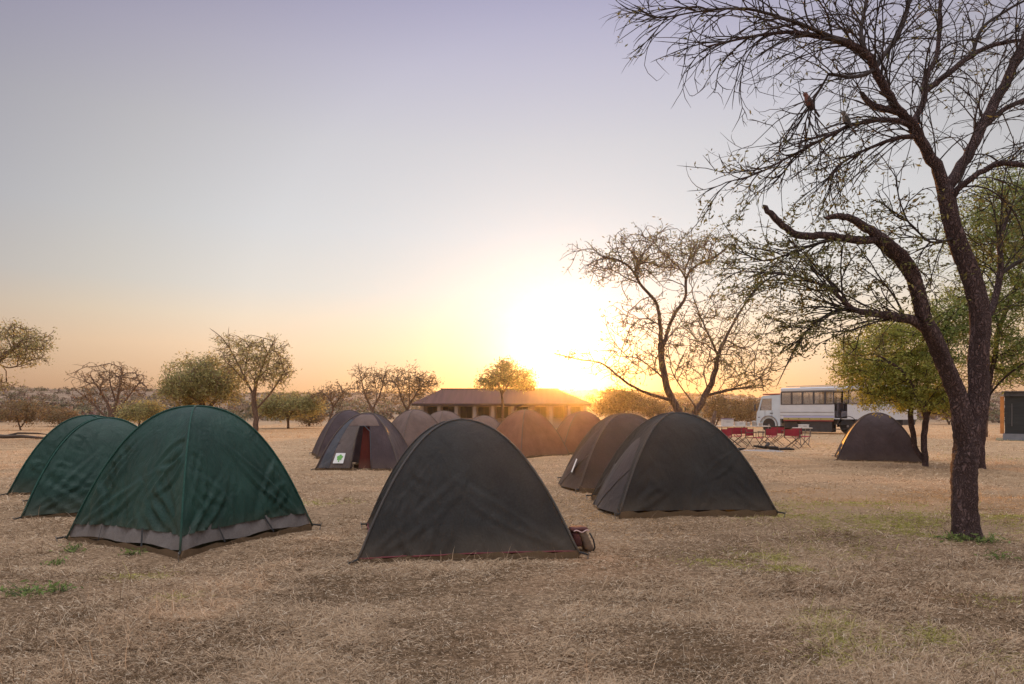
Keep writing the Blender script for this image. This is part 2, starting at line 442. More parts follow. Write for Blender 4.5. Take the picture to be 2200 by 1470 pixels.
def tent(label, cx, cy, rot, a, b, H, fly, seam, hem=0.05, sag=0.035, wr=1.0, skirt=None, door=None, vest=None, patch=None, panels=(), seed=0, hem_tape=None, group='dome tents pitched on the camp ground', ex=0.465, res=26, nf=9, fa=1.0):
    z0 = gz1(cx, cy)
    T = thing('dome_tent', (cx, cy, z0), label, 'tent', rot, group)
    TENTS.append((cx, cy, max(a, b) * 1.05, rot, a, b))
    ne, nz = res, int(res * 1.1)
    fg = random.Random(seed * 31 + 5)
    FOLDS = []
    for s_ in range(4):
        L_ = []
        for k in range(nf):
            kind = fg.random()
            if kind < 0.45:      # pull from a pegged corner towards the far pole
                side_ = fg.random() < 0.5
                u0, z0_ = (0.02, fg.uniform(0.0, 0.08)) if side_ else (0.98, fg.uniform(0.0, 0.08))
                an = fg.uniform(0.5, 1.35); ln = fg.uniform(0.45, 0.95)
                u1, z1_ = u0 + (1 if side_ else -1) * math.cos(an) * ln, z0_ + math.sin(an) * ln
            elif kind < 0.75:    # hangs from the pole ridge
                u0 = fg.choice((0.03, 0.97)); z0_ = fg.uniform(0.35, 0.85)
                u1 = u0 + (fg.uniform(0.12, 0.5) if u0 < 0.5 else -fg.uniform(0.12, 0.5)); z1_ = z0_ - fg.uniform(0.15, 0.5)
            else:                # crease rising from the hem
                u0 = fg.uniform(0.15, 0.85); z0_ = 0.0; u1 = u0 + fg.uniform(-0.15, 0.15); z1_ = fg.uniform(0.2, 0.5)
            L_.append((u0, z0_, u1, z1_, fg.uniform(0.010, 0.024), fg.uniform(0.006, 0.016) * fg.choice((1, 1, -1)) * fa))
        FOLDS.append(L_)

    def rad(z): return max(0.0, 1 - z / H) ** ex

    def surf(side, u, z, out=0.0, wrinkle=True):
        # side 0: -y face, 1: +x, 2: +y, 3: -x ; u 0..1 along the edge
        r = rad(z)
        cs = [(-a, -b), (a, -b), (a, b), (-a, b)]
        p = Vector(cs[side]); q = Vector(cs[(side + 1) % 4])
        m = p.lerp(q, u) * r
        nrm = Vector(((q - p).y, -(q - p).x)).normalized()
        e = 4 * u * (1 - u)
        in_ = -sag * e * (0.3 + 0.7 * r) * max(a, b) * 1.4
        d = 0.0
        if wrinkle:
            zz = z / H
            f1 = mnoise.noise(Vector((u * 2.2 + side * 7 + seed, zz * 1.6, seed * 1.7)))
            f2 = mnoise.noise(Vector((u * 9 + (0.5 - u) * zz * 6 + side * 5 + seed, zz * 1.8, 3.1 + seed)))
            f3 = mnoise.noise(Vector((u * 17 - (0.5 - u) * zz * 10 + side * 3, zz * 3.0 + seed, 9.1)))
            f2 = abs(f2) * 2 - 0.5
            pull = 0.0
            for (fu, fz, gu, gz_, fw, fh) in FOLDS[side]:
                ax, az_ = gu - fu, gz_ - fz; l2 = ax * ax + az_ * az_ + 1e-9
                tt = ((u - fu) * ax + (zz - fz) * az_) / l2
                if -0.1 < tt < 1.1:
                    bow = 0.05 * math.sin(math.pi * tt)
                    dist = abs((u - fu) * az_ - (zz - fz) * ax) / math.sqrt(l2) - bow
                    if abs(dist) < fw * 3.2:
                        e1 = min(1, max(0, tt + 0.1) * 5) * min(1, max(0, 1.1 - tt) * 2.2)
                        pull += fh * e1 * (math.exp(-(dist / fw) ** 2) - 0.6 * math.exp(-((dist - fw * 1.6) / fw) ** 2))
            d = (0.022 * f1 + 0.010 * f2 + 0.004 * f3 + pull) * wr * min(1, e * 3) * (0.25 + 0.75 * r)
        m = m + nrm * (in_ + d + out)
        return Vector((m.x, m.y, z))
    zs = [hem + (H - hem) * (1 - (1 - t) ** 1.6) for t in np.linspace(0, 1, nz)]
    zs[-1] = H * 0.9995
    mb = MB(); vs = []; fs = []
    per = 4 * ne
    for i, z in enumerate(zs):
        for s in range(4):
            for k in range(ne):
                u = k / ne
                zz = z
                if i == 0: zz = hem + 0.012 * mnoise.noise(Vector((u * 5 + s * 3, seed, 0))) - 0.02 * (abs(2 * u - 1) ** 6)
                vs.append(surf(s, u, max(0.005, zz)))
    for i in range(nz - 1):
        for s in range(4):
            for k in range(ne):
                if door and s == door['side'] and door['u0'] <= (k + 0.5) / ne <= door['u1'] and zs[i] + 0.01 < door['z1']: continue
                n0 = s * ne + k; n1 = (n0 + 1) % per
                fs.append((i * per + n0, i * per + n1, (i + 1) * per + n1, (i + 1) * per + n0))
    vs.append(Vector((0, 0, H)))
    for n0 in range(per): fs.append(((nz - 1) * per + n0, (nz - 1) * per + (n0 + 1) % per, len(vs) - 1))
    mb.add(vs, fs)
    mb.build('flysheet', fly, T, smooth=True)
    # pole sleeves: two arches, corner to corner over the top
    for sx in (1, -1):
        pts = []
        for t in np.linspace(-1, 1, 41):
            z = H * (1 - abs(t) ** (1 / ex))
            pts.append((sx * a * t, b * t, max(0.02, z) + 0.006))
        MB().tube(pts, [0.011] * 41, 7).build('pole_sleeve', seam, T, smooth=True)
    # groundsheet edge
    gs = MB()
    top = hem if skirt is None else 0.05
    for s in range(4):
        n = 16
        va = [surf(s, k / n, 0.0, -0.02, False) + Vector((0, 0, 0.0)) for k in range(n + 1)]
        vb = [surf(s, k / n, 0.0, -0.005, False) + Vector((0, 0, top * (0.75 + 0.25 * math.sin(k * 2.1 + s)) + 0.01)) for k in range(n + 1)]
        for v in va: v.z = -0.03
        gs.add(va + vb, [(k, k + 1, n + 2 + k, n + 1 + k) for k in range(n)])
    gs.build('groundsheet', M_khaki, T)
    if skirt is not None:
        n = 24
        for s in range(4):
            sk = MB()
            va = []; vb = []
            for k in range(n + 1):
                u = k / n
                va.append(surf(s, u, 0.045 + 0.028 * abs(math.sin(u * 7 + s)), -0.012))
                p = surf(s, u, hem + 0.06, -0.02); vb.append(p)
            mid = [(va[k] + vb[k]) / 2 + Vector((va[k].x, va[k].y, 0)).normalized() * 0.02 * math.sin(k * 1.3 + s) for k in range(n + 1)]
            m = n + 1
            sk.add(va + mid + vb, [(k, k + 1, m + k + 1, m + k) for k in range(n)] + [(m + k, m + k + 1, 2 * m + k + 1, 2 * m + k) for k in range(n)])
            o = sk.build('inner_wall', skirt, T, smooth=True)
            for u in (0.26, 0.64):
                p0 = surf(s, u, hem + 0.02, 0.012); p1 = surf(s, u + 0.035, 0.05, 0.03)
                d = (surf(s, u + 0.012, hem, 0.012) - surf(s, u, hem, 0.012))
                MB().add([p0, p0 + d, p1 + d, p1], [(0, 1, 2, 3)]).build('strap', M_black, o)
    if hem_tape is not None:
        for s in range(4):
            MB().tube([surf(s, k / 20, max(0.01, hem - 0.004), 0.004) for k in range(21)], 0.008, 5).build('hem_tape', hem_tape, T)
    # pegs at the four corners
    for (sx, sy) in ((-1, -1), (1, -1), (1, 1), (-1, 1)):
        c = Vector((sx * a, sy * b, 0)); o = c.normalized()
        pg = MB().tube([c + o * 0.10 + Vector((0, 0, 0.06)), c + o * 0.06 + Vector((0, 0, -0.1))], 0.006, 6).build('peg', M_steel, T)
        MB().tube([c * 0.985 + Vector((0, 0, 0.05)), c + o * 0.09 + Vector((0, 0, 0.035))], 0.010, 6).build('corner_strap', M_black, T)
    if door:
        s = door['side']; u0, u1, z1 = door['u0'], door['u1'], door['z1']
        # lining curtain hanging inside the opening, and the rolled flap beside it
        n = 8; va = []; vb = []
        for k in range(n + 1):
            u = u0 + (u1 - u0) * (0.32 + 0.68 * k / n)
            va.append(surf(s, u, 0.05, -0.12 + 0.02 * math.sin(k * 2.3), False)); vb.append(surf(s, u, z1, -0.08 + 0.012 * math.sin(k * 2.3), False))
        MB().add(va + vb, [(k, k + 1, n + 2 + k, n + 1 + k) for k in range(n)]).build('door_curtain', M_darkred, T, smooth=True)
        MB().tube([surf(s, u0 - 0.005, 0.04 + (z1 + 0.02 - 0.04) * t, 0.016 + 0.006 * math.sin(t * 9)) for t in np.linspace(0, 1, 14)], [0.02 + 0.006 * math.sin(t * 11) for t in range(14)], 7).build('rolled_flap', seam, T, smooth=True)
        MB().tube([surf(s, u1 + 0.01, 0.04, 0.012)] + [surf(s, u1 + 0.01, z1 * t, 0.012) for t in (0.3, 0.6, 0.9)] + [surf(s, (u0 + u1) / 2, z1 + 0.03, 0.012), surf(s, u0, z1 + 0.02, 0.012)], 0.011, 6).build('door_edge', M_slate, T, smooth=True)
    if vest:
        # a porch that leans out of one face to a peg in front of it
        s, wv, hv, off, vm = vest['side'], vest['w'], vest['h'], vest['off'], vest['mat']
        nrm = [Vector((0, -1, 0)), Vector((1, 0, 0)), Vector((0, 1, 0)), Vector((-1, 0, 0))][s]
        tan = Vector((-nrm.y, nrm.x, 0)); half = (b if s in (0, 2) else a)
        shift = vest.get('shift', 0.0)
        nq, nv = 12, 17; vs = []; fs = []
        for i in range(nq):
            q = i / (nq - 1)
            hq = hv * (1 - q) ** 0.75 + 0.02; wq = wv * (1 - 0.72 * q)
            for j in range(nv):
                v = -1 + 2 * j / (nv - 1)
                z = hq * (1 - abs(v) ** 1.8) * H
                dd = half * rad(z) - 0.03 + q * off + 0.01 * mnoise.noise(Vector((q * 4, v * 4, seed)))
                pnt = nrm * dd + tan * (wq * v + shift); vs.append(Vector((pnt.x, pnt.y, max(0.012, z))))
        for i in range(nq - 1):
            for j in range(nv - 1):
                fs.append((i * nv + j, i * nv + j + 1, (i + 1) * nv + j + 1, (i + 1) * nv + j))
        vo = MB().add(vs, fs).build('porch', vm, T, smooth=True)
        for j in (3, nv - 4):
            MB().tube([vs[i * nv + j] + Vector((0, 0, 0.01)) for i in range(nq)], 0.009, 5).build('porch_seam', seam, vo, smooth=True)
    for (ps, pu0, pu1, pz0, pz1, pm) in panels:
        n1, n2 = 10, 22; vs = []
        for i in range(n2 + 1):
            for k in range(n1 + 1):
                vs.append(surf(ps, pu0 + (pu1 - pu0) * k / n1, pz0 + (pz1 - pz0) * i / n2, 0.009))
        MB().add(vs, [(i * (n1 + 1) + k, i * (n1 + 1) + k + 1, (i + 1) * (n1 + 1) + k + 1, (i + 1) * (n1 + 1) + k) for i in range(n2) for k in range(n1)]).build('fabric_panel', pm, T, smooth=True)
    if patch:
        s, u, z, w, h = patch['side'], patch['u'], patch['z'], patch['w'], patch['h']
        L_ = [2.0 * a, 2.0 * b][s % 2]
        du = w / 2 / (L_ * rad(z)); o_ = patch.get('out', 0.02)
        c = [surf(s, u - du, z - h / 2, o_, False), surf(s, u + du, z - h / 2, o_, False), surf(s, u + du, z + h / 2, o_, False), surf(s, u - du, z + h / 2, o_, False)]
        po = MB().add(c, [(0, 1, 2, 3)]).build('label_patch', M_white, T)
        if patch.get('logo'):
            n = (c[1] - c[0]).cross(c[3] - c[0]).normalized() * 0.004
            ex = (c[1] - c[0]); ez = (c[3] - c[0]); g = MB()
            # a leafy tree-shaped emblem: round crown over a short stem
            ring = []
            for k in range(18):
                an = 2 * math.pi * k / 18; rr = 0.27 * (1 + 0.16 * math.sin(an * 5))
                ring.append(c[0] + ex * (0.5 + rr * math.cos(an)) + ez * (0.56 + rr * math.sin(an)) + n)
            g.add(ring, [tuple(range(18))])
            g.add([c[0] + ex * x + ez * y + n for x, y in ((0.45, 0.12), (0.55, 0.12), (0.55, 0.3), (0.45, 0.3))], [(0, 1, 2, 3)])
            g.build('emblem', M_logo, po)
    return T


R = math.radians
tent('dark green dome tent with a grey skirt, its corner towards the viewer', -3.585, 7.745, R(63.5), 0.90, 0.90, 1.45, M_green, M_seam_g, hem=0.20, skirt=M_greyfab, seed=1, wr=1.25, sag=0.03, ex=0.43, res=64, nf=15, fa=1.3)
tent('dark green dome tent half hidden behind the skirted one, middle of three green tents', -6.02, 10.15, R(33), 1.0, 1.0, 1.31, M_green, M_seam_g, hem=0.06, seed=5, wr=1.2, ex=0.44, res=54, nf=13, fa=1.3)
tent('dark green dome tent farthest back of the three green ones, mostly covered', -7.6, 12.3, R(10), 0.9, 0.9, 1.33, M_green, M_seam_g, hem=0.06, seed=6, wr=1.2, ex=0.45, res=44, nf=12, fa=1.3)
tent('charcoal dome tent standing alone in front with a bag beside it', -0.55, 7.40, R(9.5), 1.05, 1.02, 1.31, M_charcoal, M_seam_d, hem=0.06, seed=9, hem_tape=M_red_hem, wr=0.9, res=64, nf=12, fa=1.15)
tent('charcoal dome tent with a grey side porch, overlapping the brown tent', 2.40, 9.98, R(4), 1.07, 0.98, 1.36, M_charcoal, M_seam_d, hem=0.07, seed=13, vest=dict(side=3, w=0.75, h=0.72, off=0.16, mat=M_porch), wr=0.9, ex=0.47, res=54, nf=12, fa=1.15)
tent('brown dome tent with a white tag on its porch, behind the charcoal porch tent', 2.12, 12.85, R(4), 1.05, 1.05, 1.34, M_brown, M_seam_b, hem=0.06, seed=17, res=36, vest=dict(side=3, w=0.8, h=0.75, off=0.22, mat=M_brown), patch=dict(side=3, u=0.70, z=0.40, w=0.17, h=0.24, out=0.165))
tent('purple grey dome tent with an open doorway showing dark red lining', -3.62, 17.2, R(-4), 1.03, 0.95, 1.38, M_purple, M_seam_b, hem=0.06, seed=21,
     door=dict(side=0, u0=0.41, u1=0.65, z1=1.04), panels=((0, 0.03, 0.15, 0.07, 1.22, M_slate), (0, 0.155, 0.405, 0.07, 1.06, M_taupe), (0, 0.155, 0.90, 1.07, 1.34, M_tan)), patch=dict(side=0, u=0.25, z=0.30, w=0.24, h=0.24, logo=True, out=0.055))
tent('faded grey brown dome tent peeking out behind the open doored tent', -5.15, 21.5, R(20), 1.05, 1.05, 1.42, M_purple, M_seam_b, seed=25)
tent('faded tan dome tent pitched next to the open doored tent', -3.28, 23.0, R(35), 0.98, 0.98, 1.46, M_tan, M_seam_b, seed=29)
tent('faded tan dome tent partly covered by its twin and the lone charcoal tent', -2.55, 25.6, R(40), 1.0, 1.0, 1.42, M_tan, M_seam_b, seed=33)
tent('low faded tan dome tent showing only its top over the lone charcoal tent', -1.1, 26.5, R(15), 1.0, 1.0, 1.25, M_tan, M_seam_b, seed=35)
tent('dome tent with orange sun glow in its colour before the building, just behind the lone charcoal tent', 0.44, 22.0, R(38), 1.0, 1.0, 1.46, M_sunglow, M_seam_b, seed=37)
tent('dome tent with orange sun glow in its colour between the faded tan tents and the tagged brown tent', 2.42, 23.6, R(12), 1.0, 1.0, 1.40, M_sunglow, M_seam_b, seed=41)
tent('small brown dome tent near the truck with a slate grey side porch', 10.62, 19.9, R(-24), 1.08, 1.0, 1.38, M_purple, M_seam_b, seed=45, vest=dict(side=1, w=0.7, h=0.75, off=0.18, mat=M_slate), panels=((1, 0.04, 0.20, 0.06, 1.15, M_slate),))

# ------------------------------------------------------------------ trees
class Tree:
    def __init__(s, base, seed=0):
        s.base = Vector(base); s.pos = []; s.par = []; s.rmin = []; s.ok = []; s.rng = np.random.default_rng(seed)

    def limb(s, pts, start=None, ok=True, sub=4, wob=0.3):
        # pts: (Vector, radius) ; smooth polyline through them
        if start is None and s.pos:
            d = np.linalg.norm(np.array(s.pos) - np.array(pts[0][0]), axis=1); start = int(d.argmin())
        prev = start
        n = len(pts); P0 = [np.array(p[0]) for p in pts]; Rr = [p[1] for p in pts]
        for i in range(n):
            if i == 0:
                if prev is None:
                    s.pos.append(P0[0]); s.par.append(-1); s.rmin.append(Rr[0]); s.ok.append(False); prev = 0
                continue
            a = P0[i - 1]; b = P0[i]; z = P0[max(i - 2, 0)]; c = P0[min(i + 1, n - 1)]
            for k in range(1, sub + 1):
                t = k / sub
                q = 0.5 * (2 * a + (b - z) * t + (2 * z - 5 * a + 4 * b - c) * t * t + (3 * a - z - 3 * b + c) * t ** 3)
                r = Rr[i - 1] + (Rr[i] - Rr[i - 1]) * t
                q = q + s.rng.normal(0, wob * r, 3)
                s.pos.append(q); s.par.append(prev); s.rmin.append(r); s.ok.append(ok); prev = len(s.pos) - 1
        return prev

    def twigs(s, targets, seg=0.16, droop=0.0, jit=0.05, back=0.6, maxseg=10, order='random'):
        n0 = len(s.pos); cap = n0 + len(targets) * (maxseg + 1)
        Pn = np.zeros((cap, 3)); Pn[:n0] = np.array(s.pos); ok = np.zeros(cap, bool); ok[:n0] = s.ok
        Dn = np.zeros((cap, 3))
        for i in range(n0):
            if s.par[i] >= 0:
                d = Pn[i] - Pn[s.par[i]]; Dn[i] = d / (np.linalg.norm(d) + 1e-9)
        cnt = n0
        okp = Pn[:n0][ok[:n0]]
        # near targets first, so that far ones hang on twigs that already reach outwards
        dm = np.array([np.min(np.linalg.norm(okp - t, axis=1)) for t in targets])
        for ti in (np.argsort(dm) if order == 'near' else s.rng.permutation(len(targets))):
            t = targets[ti]
            v = t - Pn[:cnt]; dist = np.linalg.norm(v, axis=1) + 1e-6
            cosb = (v * Dn[:cnt]).sum(1) / dist
            cost = dist * (1 + back * (1 - cosb)); cost[~ok[:cnt]] = 1e9
            j = int(cost.argmin()); L = dist[j]
            m = int(min(maxseg, max(2, round(L / seg))))
            p0 = Pn[j].copy(); d0 = Dn[j] if Dn[j].any() else v[j] / L
            c1 = p0 + (d0 * 0.55 + v[j] / L * 0.45) * L * 0.45
            c1[2] += droop * L
            prev = j
            for k in range(1, m + 1):
                u = k / m
                q = (1 - u) ** 2 * p0 + 2 * u * (1 - u) * c1 + u * u * t
                if k < m: q = q + s.rng.normal(0, jit * L / m, 3)
                Pn[cnt] = q; d = q - Pn[prev]; Dn[cnt] = d / (np.linalg.norm(d) + 1e-9); ok[cnt] = True
                s.pos.append(q); s.par.append(prev); s.rmin.append(0.0); s.ok.append(True)
                prev = cnt; cnt += 1

    def sprays(s, levels, rmax=0.06, spread=0.55, zmin=2.0):
        # long whips that leave each limb along its own direction and bend over, each with shorter side twigs
        g = s.rng
        n0 = len(s.pos)
        src = [i for i in range(n0) if s.ok[i] and 0 < s.rmin[i] < rmax and s.par[i] >= 0]
        for (per, l0, l1, droop, nseg) in levels:
            new = []
            for i in src:
                k = int(per) + (1 if g.random() < per - int(per) else 0)
                for _ in range(k):
                    d = s.pos[i] - s.pos[s.par[i]]; d = d / (np.linalg.norm(d) + 1e-9)
                    r = g.normal(0, 1, 3); r[2] = r[2] * 0.8 + 0.15
                    d = d + r * spread * 0.62; d /= np.linalg.norm(d)
                    L = g.uniform(l0, l1) * (min(1.0, 0.22 + s.rmin[i] / 0.026) if s.rmin[i] > 0 else 1.0); st = L / nseg; p = np.array(s.pos[i]); prev = i
                    bend = g.normal(0, 0.09, 3) + np.array([0, 0, -droop])
                    for q in range(nseg):
                        d = d + bend + g.normal(0, 0.055, 3); d /= np.linalg.norm(d)
                        p = p + d * st
                        if p[2] < zmin: break
                        s.pos.append(p.copy()); s.par.append(prev); s.rmin.append(0.0); s.ok.append(True); prev = len(s.pos) - 1
                        if q > 0: new.append(prev)
            src = new

    def finish(s, name, label, cat, m_bark, m_twig, tip=0.003, ex=0.45, split=0.02, leaf=None, group=None, sides=(9, 3), cap_r=1.0):
        n = len(s.pos); pos = np.array(s.pos); par = np.array(s.par)
        load = np.zeros(n); haskid = np.zeros(n, bool); haskid[par[par >= 0]] = True
        load[~haskid] = 1
        for i in range(n - 1, 0, -1):
            if par[i] >= 0: load[par[i]] += load[i]
        rad = np.array(s.rmin, dtype=float)
        nat = np.array(s.rmin) <= 0
        rad[nat] = np.minimum(tip * np.maximum(load[nat], 1) ** ex, cap_r)
        # a twig is never thicker than what carries it
        for i in range(1, n):
            if par[i] >= 0 and nat[i]: rad[i] = min(rad[i], rad[par[i]] * 0.92)
        kids = [[] for _ in range(n)]
        for i in range(n):
            if par[i] >= 0: kids[par[i]].append(i)
        chains = []
        main = np.full(n, -1)
        for i in range(n):
            if kids[i]: main[i] = max(kids[i], key=lambda k: rad[k] + (0.001 if k == i + 1 else 0))
        for i in range(n):
            p = par[i]
            if p < 0 or main[p] != i:
                ch = [p] if p >= 0 else []
                j = i
                while j >= 0: ch.append(j); j = main[j]
                chains.append((ch, p >= 0))
        root = thing(name, s.base, label, cat, 0, group)
        base = np.array(s.base)
        parts = {True: ([], []), False: ([], [])}
        cnt = {True: 0, False: 0}
        for ch, forked in chains:
            if len(ch) < 2: continue
            pts = pos[ch] - base; rr = rad[ch].copy()
            if forked: rr[0] = rr[1]
            thick = rr.max() > split
            k = sides[0] if rr.max() > split * 1.8 else (5 if thick else sides[1])
            tn = np.zeros_like(pts); tn[1:-1] = pts[2:] - pts[:-2]; tn[0] = pts[1] - pts[0]; tn[-1] = pts[-1] - pts[-2]
            tn /= np.linalg.norm(tn, axis=1)[:, None] + 1e-9
            up = np.array([0.31, 0.83, 0.47]); ups = np.zeros_like(pts)
            for q in range(len(pts)):
                up = up - tn[q] * up.dot(tn[q]); l = np.linalg.norm(up)
                up = up / l if l > 1e-6 else np.array([1.0, 0, 0]); ups[q] = up
            w = np.cross(tn, ups)
            an = np.arange(k) * 2 * math.pi / k
            wob = 1 + (0.10 * np.sin(an[None, :] * 3 + pts[:, 2:3] * 5) + 0.035 * s.rng.normal(size=(len(pts), k)) + 0.06 * np.sin(an[None, :] * 5 + pts[:, 2:3] * 2.1 + 1) if thick and k > 5 else np.zeros((len(pts), k)))
            rr2 = rr[:, None] * wob
            if len(ch) > 1 and (not haskid[ch[-1]]): rr2[-1] *= 0.4
            V = pts[:, None, :] + (ups[:, None, :] * np.cos(an)[None, :, None] + w[:, None, :] * np.sin(an)[None, :, None]) * rr2[:, :, None]
            o = cnt[thick]; m = len(pts)
            i0 = np.arange(m - 1)[:, None] * k; kk = np.arange(k)[None, :]; k2 = (kk + 1) % k
            q = np.stack((i0 + kk, i0 + k2, i0 + k + k2, i0 + k + kk), -1).reshape(-1, 4) + o
            parts[thick][0].append(V.reshape(-1, 3)); parts[thick][1].append(q); cnt[thick] += m * k
        crown = None
        for thick, nm, mt in ((True, 'trunk', m_bark), (False, 'crown', m_twig)):
            if not parts[thick][0]: continue
            v = np.vstack(parts[thick][0]); q = np.vstack(parts[thick][1])
            o = np_mesh(nm, v, q.ravel(), np.full(len(q), 4), mt, root, smooth=True)
            if not thick: crown = o
        if leaf:
            lm, per, size, sel = leaf['mat'], leaf['n'], leaf['size'], leaf.get('sel')
            tips = np.where(~haskid)[0]
            inner = np.where((load <= leaf.get('load', 3)) & (np.arange(n) > 10) & nat)[0]
            cand = inner if leaf.get('along', True) else tips
            if sel is not None: cand = np.array([c for c in cand if s.rng.random() < sel(pos[c])], dtype=int)
            if len(cand):
                idx = np.repeat(cand, per)
                p = pos[idx] - base + s.rng.normal(0, leaf['spread'], (len(idx), 3)) * np.array([1, 1, 0.7])
                leaves(p, size, lm, crown or root, s.rng)
        return root


def leaves(p, size, lm, parent, g, name='leaves', aspect=0.30, flat=0.35):
    n = len(p)
    d = g.normal(size=(n, 3)); d[:, 2] *= 0.8; d /= np.linalg.norm(d, axis=1)[:, None]
    w = np.cross(d, g.normal(size=(n, 3))); w /= np.linalg.norm(w, axis=1)[:, None] + 1e-9
    sz = size * g.uniform(0.5, 1.4, n)[:, None]
    a = p - d * sz * 0.5; b = p + w * sz * aspect * 0.5; c = p + d * sz * 0.5; e = p - w * sz * aspect * 0.5
    v = np.stack((a, b, c, e), 1).reshape(-1, 3)
    br = g.uniform(0.55, 1.45, n); hue = g.normal(0, 0.06, n)
    col = np.stack((br * (1 + hue), br, br * (1 - hue * 0.5)), -1)
    col = np.repeat(col, 4, 0)
    return np_mesh(name, v, np.arange(4 * n), np.full(n, 4), lm, parent, col=np.clip(col, 0.1, 2.5))


def cluster(g, px, py, rx, ry, d, rz, n, shell=0.0):
    # targets inside an ellipsoid whose middle stands at photo pixel (px, py) and depth d
    m = n * 2
    v = g.normal(size=(m, 3)); v /= np.linalg.norm(v, axis=1)[:, None]
    v *= (g.uniform(0, 1, m) ** 0.42 * g.uniform(0.72, 1.22, m))[:, None]
    c = np.array(P(px, py, d)); k = d / F
    q = c + v * np.array([rx * k, rz, ry * k])
    sc = 1.0 / max(0.28 * rx * k, 0.05)
    f = np.array([mnoise.noise(Vector((p[0] * sc, p[1] * sc * 0.8, p[2] * sc * 1.7))) for p in q]) + g.normal(0, 0.12, m)
    return q[np.argsort(-f)[:n]]


def LP(d, pts, dz=None):
    # limb given as (px, py, radius px[, depth offset])
    out = []
    for q in pts:
        dd = d + (q[3] if len(q) > 3 else 0.0)
        out.append((P(q[0], q[1], dd), q[2] / F * dd))
    return out


def main_tree():
    d = 7.45; b = P(2075, 1160, d); b.z = gz1(b.x, b.y) - 0.05
    t = Tree(b, 3); g = t.rng
    t.limb(LP(d, [(2077, 1174, 38), (2076, 1150, 29), (2073, 1100, 25), (2074, 1030, 24.5), (2076, 985, 24.5), (2079, 950, 23), (2081, 915, 19), (2082, 890, 12)]), ok=False, wob=0.012, sub=9)
    t.limb(LP(d, [(2076, 990, 21), (2082, 955, 20.5), (2093, 910, 20), (2100, 860, 19.5), (2104, 760, 19.5), (2106, 690, 19.5), (2090, 610, 18.6), (2066, 540, 16.7), (2046, 475, 16), (2034, 425, 16), (2030, 405, 15)]), ok=False, wob=0.012, sub=9)
    left = [(2030, 405, 13.1), (2008, 355, 11.5, -.05), (1985, 310, 10.6, -.1), (1962, 270, 10.6, -.15), (1930, 235, 9, -.2), (1905, 195, 8.18, -.25), (1880, 150, 8.18, -.3), (1862, 118, 8.18, -.35), (1815, 92, 6.55, -.4), (1760, 78, 5.32, -.45), (1690, 70, 3.68, -.5), (1610, 80, 2.46, -.5), (1520, 100, 1.64, -.5)]
    t.limb(LP(d, left), wob=0.12)
    t.limb(LP(d, [(1815, 92, 4.91, -.4), (1740, 60, 4.09, -.6), (1660, 32, 3.27, -.7), (1590, 18, 2.46, -.8), (1500, 25, 1.8, -.8), (1420, 38, 1.2, -.8), (1385, 28, 0.8, -.8)]), wob=0.12)
    t.limb(LP(d, [(1880, 150, 5.73, -.3), (1840, 165, 4.09, -.5), (1780, 160, 3.27, -.7)]), wob=0.12)
    t.limb(LP(d, [(1880, 150, 5.73, -.3), (1905, 110, 4.91, -.1), (1930, 75, 4.91, 0), (1950, 20, 4.09, .1), (1965, -60, 3.27, .2)]), wob=0.12)
    t.limb(LP(d, [(1862, 118, 5.73, -.3), (1850, 70, 4.09, -.2), (1860, 10, 3.27, -.1), (1870, -80, 2.46, 0)]), wob=0.12)
    t.limb(LP(d, [(1962, 270, 7.37, -.1), (1985, 215, 6.55, .1), (1990, 160, 6.55, .2), (2010, 130, 4.91, .3), (2018, 60, 4.09, .4), (2022, -60, 3.27, .5)]), wob=0.12)
    t.limb(LP(d, [(1985, 200, 6.55, .1), (2040, 155, 6.55, .2), (2090, 118, 5.73, .3), (2140, 95, 4.91, .4), (2210, 85, 3.27, .5)]), wob=0.12)
    t.limb(LP(d, [(2090, 118, 4.09, .3), (2110, 60, 3.68, .4), (2160, 25, 3.27, .5), (2220, -10, 2.46, .6)]), wob=0.12)
    t.limb(LP(d, [(2030, 405, 12.3), (2062, 365, 11.5, .05), (2092, 308, 10.6, .1), (2122, 250, 9.82, .15), (2160, 180, 9, .2), (2198, 95, 9, .25), (2235, 0, 7.37, .3), (2270, -100, 4.91, .4)]), wob=0.12)
    t.limb(LP(d, [(2108, 280, 6.55, .1), (2150, 240, 5.73, .3), (2200, 215, 4.91, .5), (2260, 190, 3.27, .7)]), wob=0.12)
    t.limb(LP(d, [(2042, 430, 7.37), (2065, 402, 7.37, -.1), (2105, 372, 6.55, -.2), (2150, 352, 6.55, -.3), (2200, 356, 5.73, -.4), (2270, 370, 3.27, -.5)]), wob=0.12)
    t.limb(LP(d, [(1962, 270, 6.55, -.15), (1910, 258, 5.73, -.25), (1860, 262, 4.91, -.35), (1815, 275, 4.09, -.45), (1765, 300, 3.27, -.55), (1700, 335, 2.46, -.6), (1630, 372, 1.64, -.65), (1560, 392, 1.23, -.7)]), wob=0.12)
    t.limb(LP(d, [(1975, 292, 6.55, -.1), (1925, 298, 4.5, -.2), (1870, 318, 3.27, -.2), (1810, 350, 2.46, -.2), (1785, 380, 1.64, -.2)]), wob=0.12)
    t.limb(LP(d, [(1935, 240, 7.37, -.2), (1900, 235, 7.37, -.2), (1868, 220, 6.55, -.2), (1848, 196, 4.09, -.2)]), wob=0.1, ok=False)
    # lower left stem with its two sawn stubs
    t.limb(LP(d, [(2076, 990, 21), (2074, 955, 20.5), (2066, 905, 20, -.03), (2056, 850, 17.2, -.05), (2032, 785, 16.4, -.1), (2008, 728, 17.2, -.15), (1985, 685, 15.5, -.2), (1974, 640, 14.7, -.25), (1960, 592, 14.7, -.3), (1935, 552, 15.5, -.35), (1900, 520, 14.7, -.4), (1880, 505, 12.3, -.4)]), ok=False, wob=0.012, sub=9)
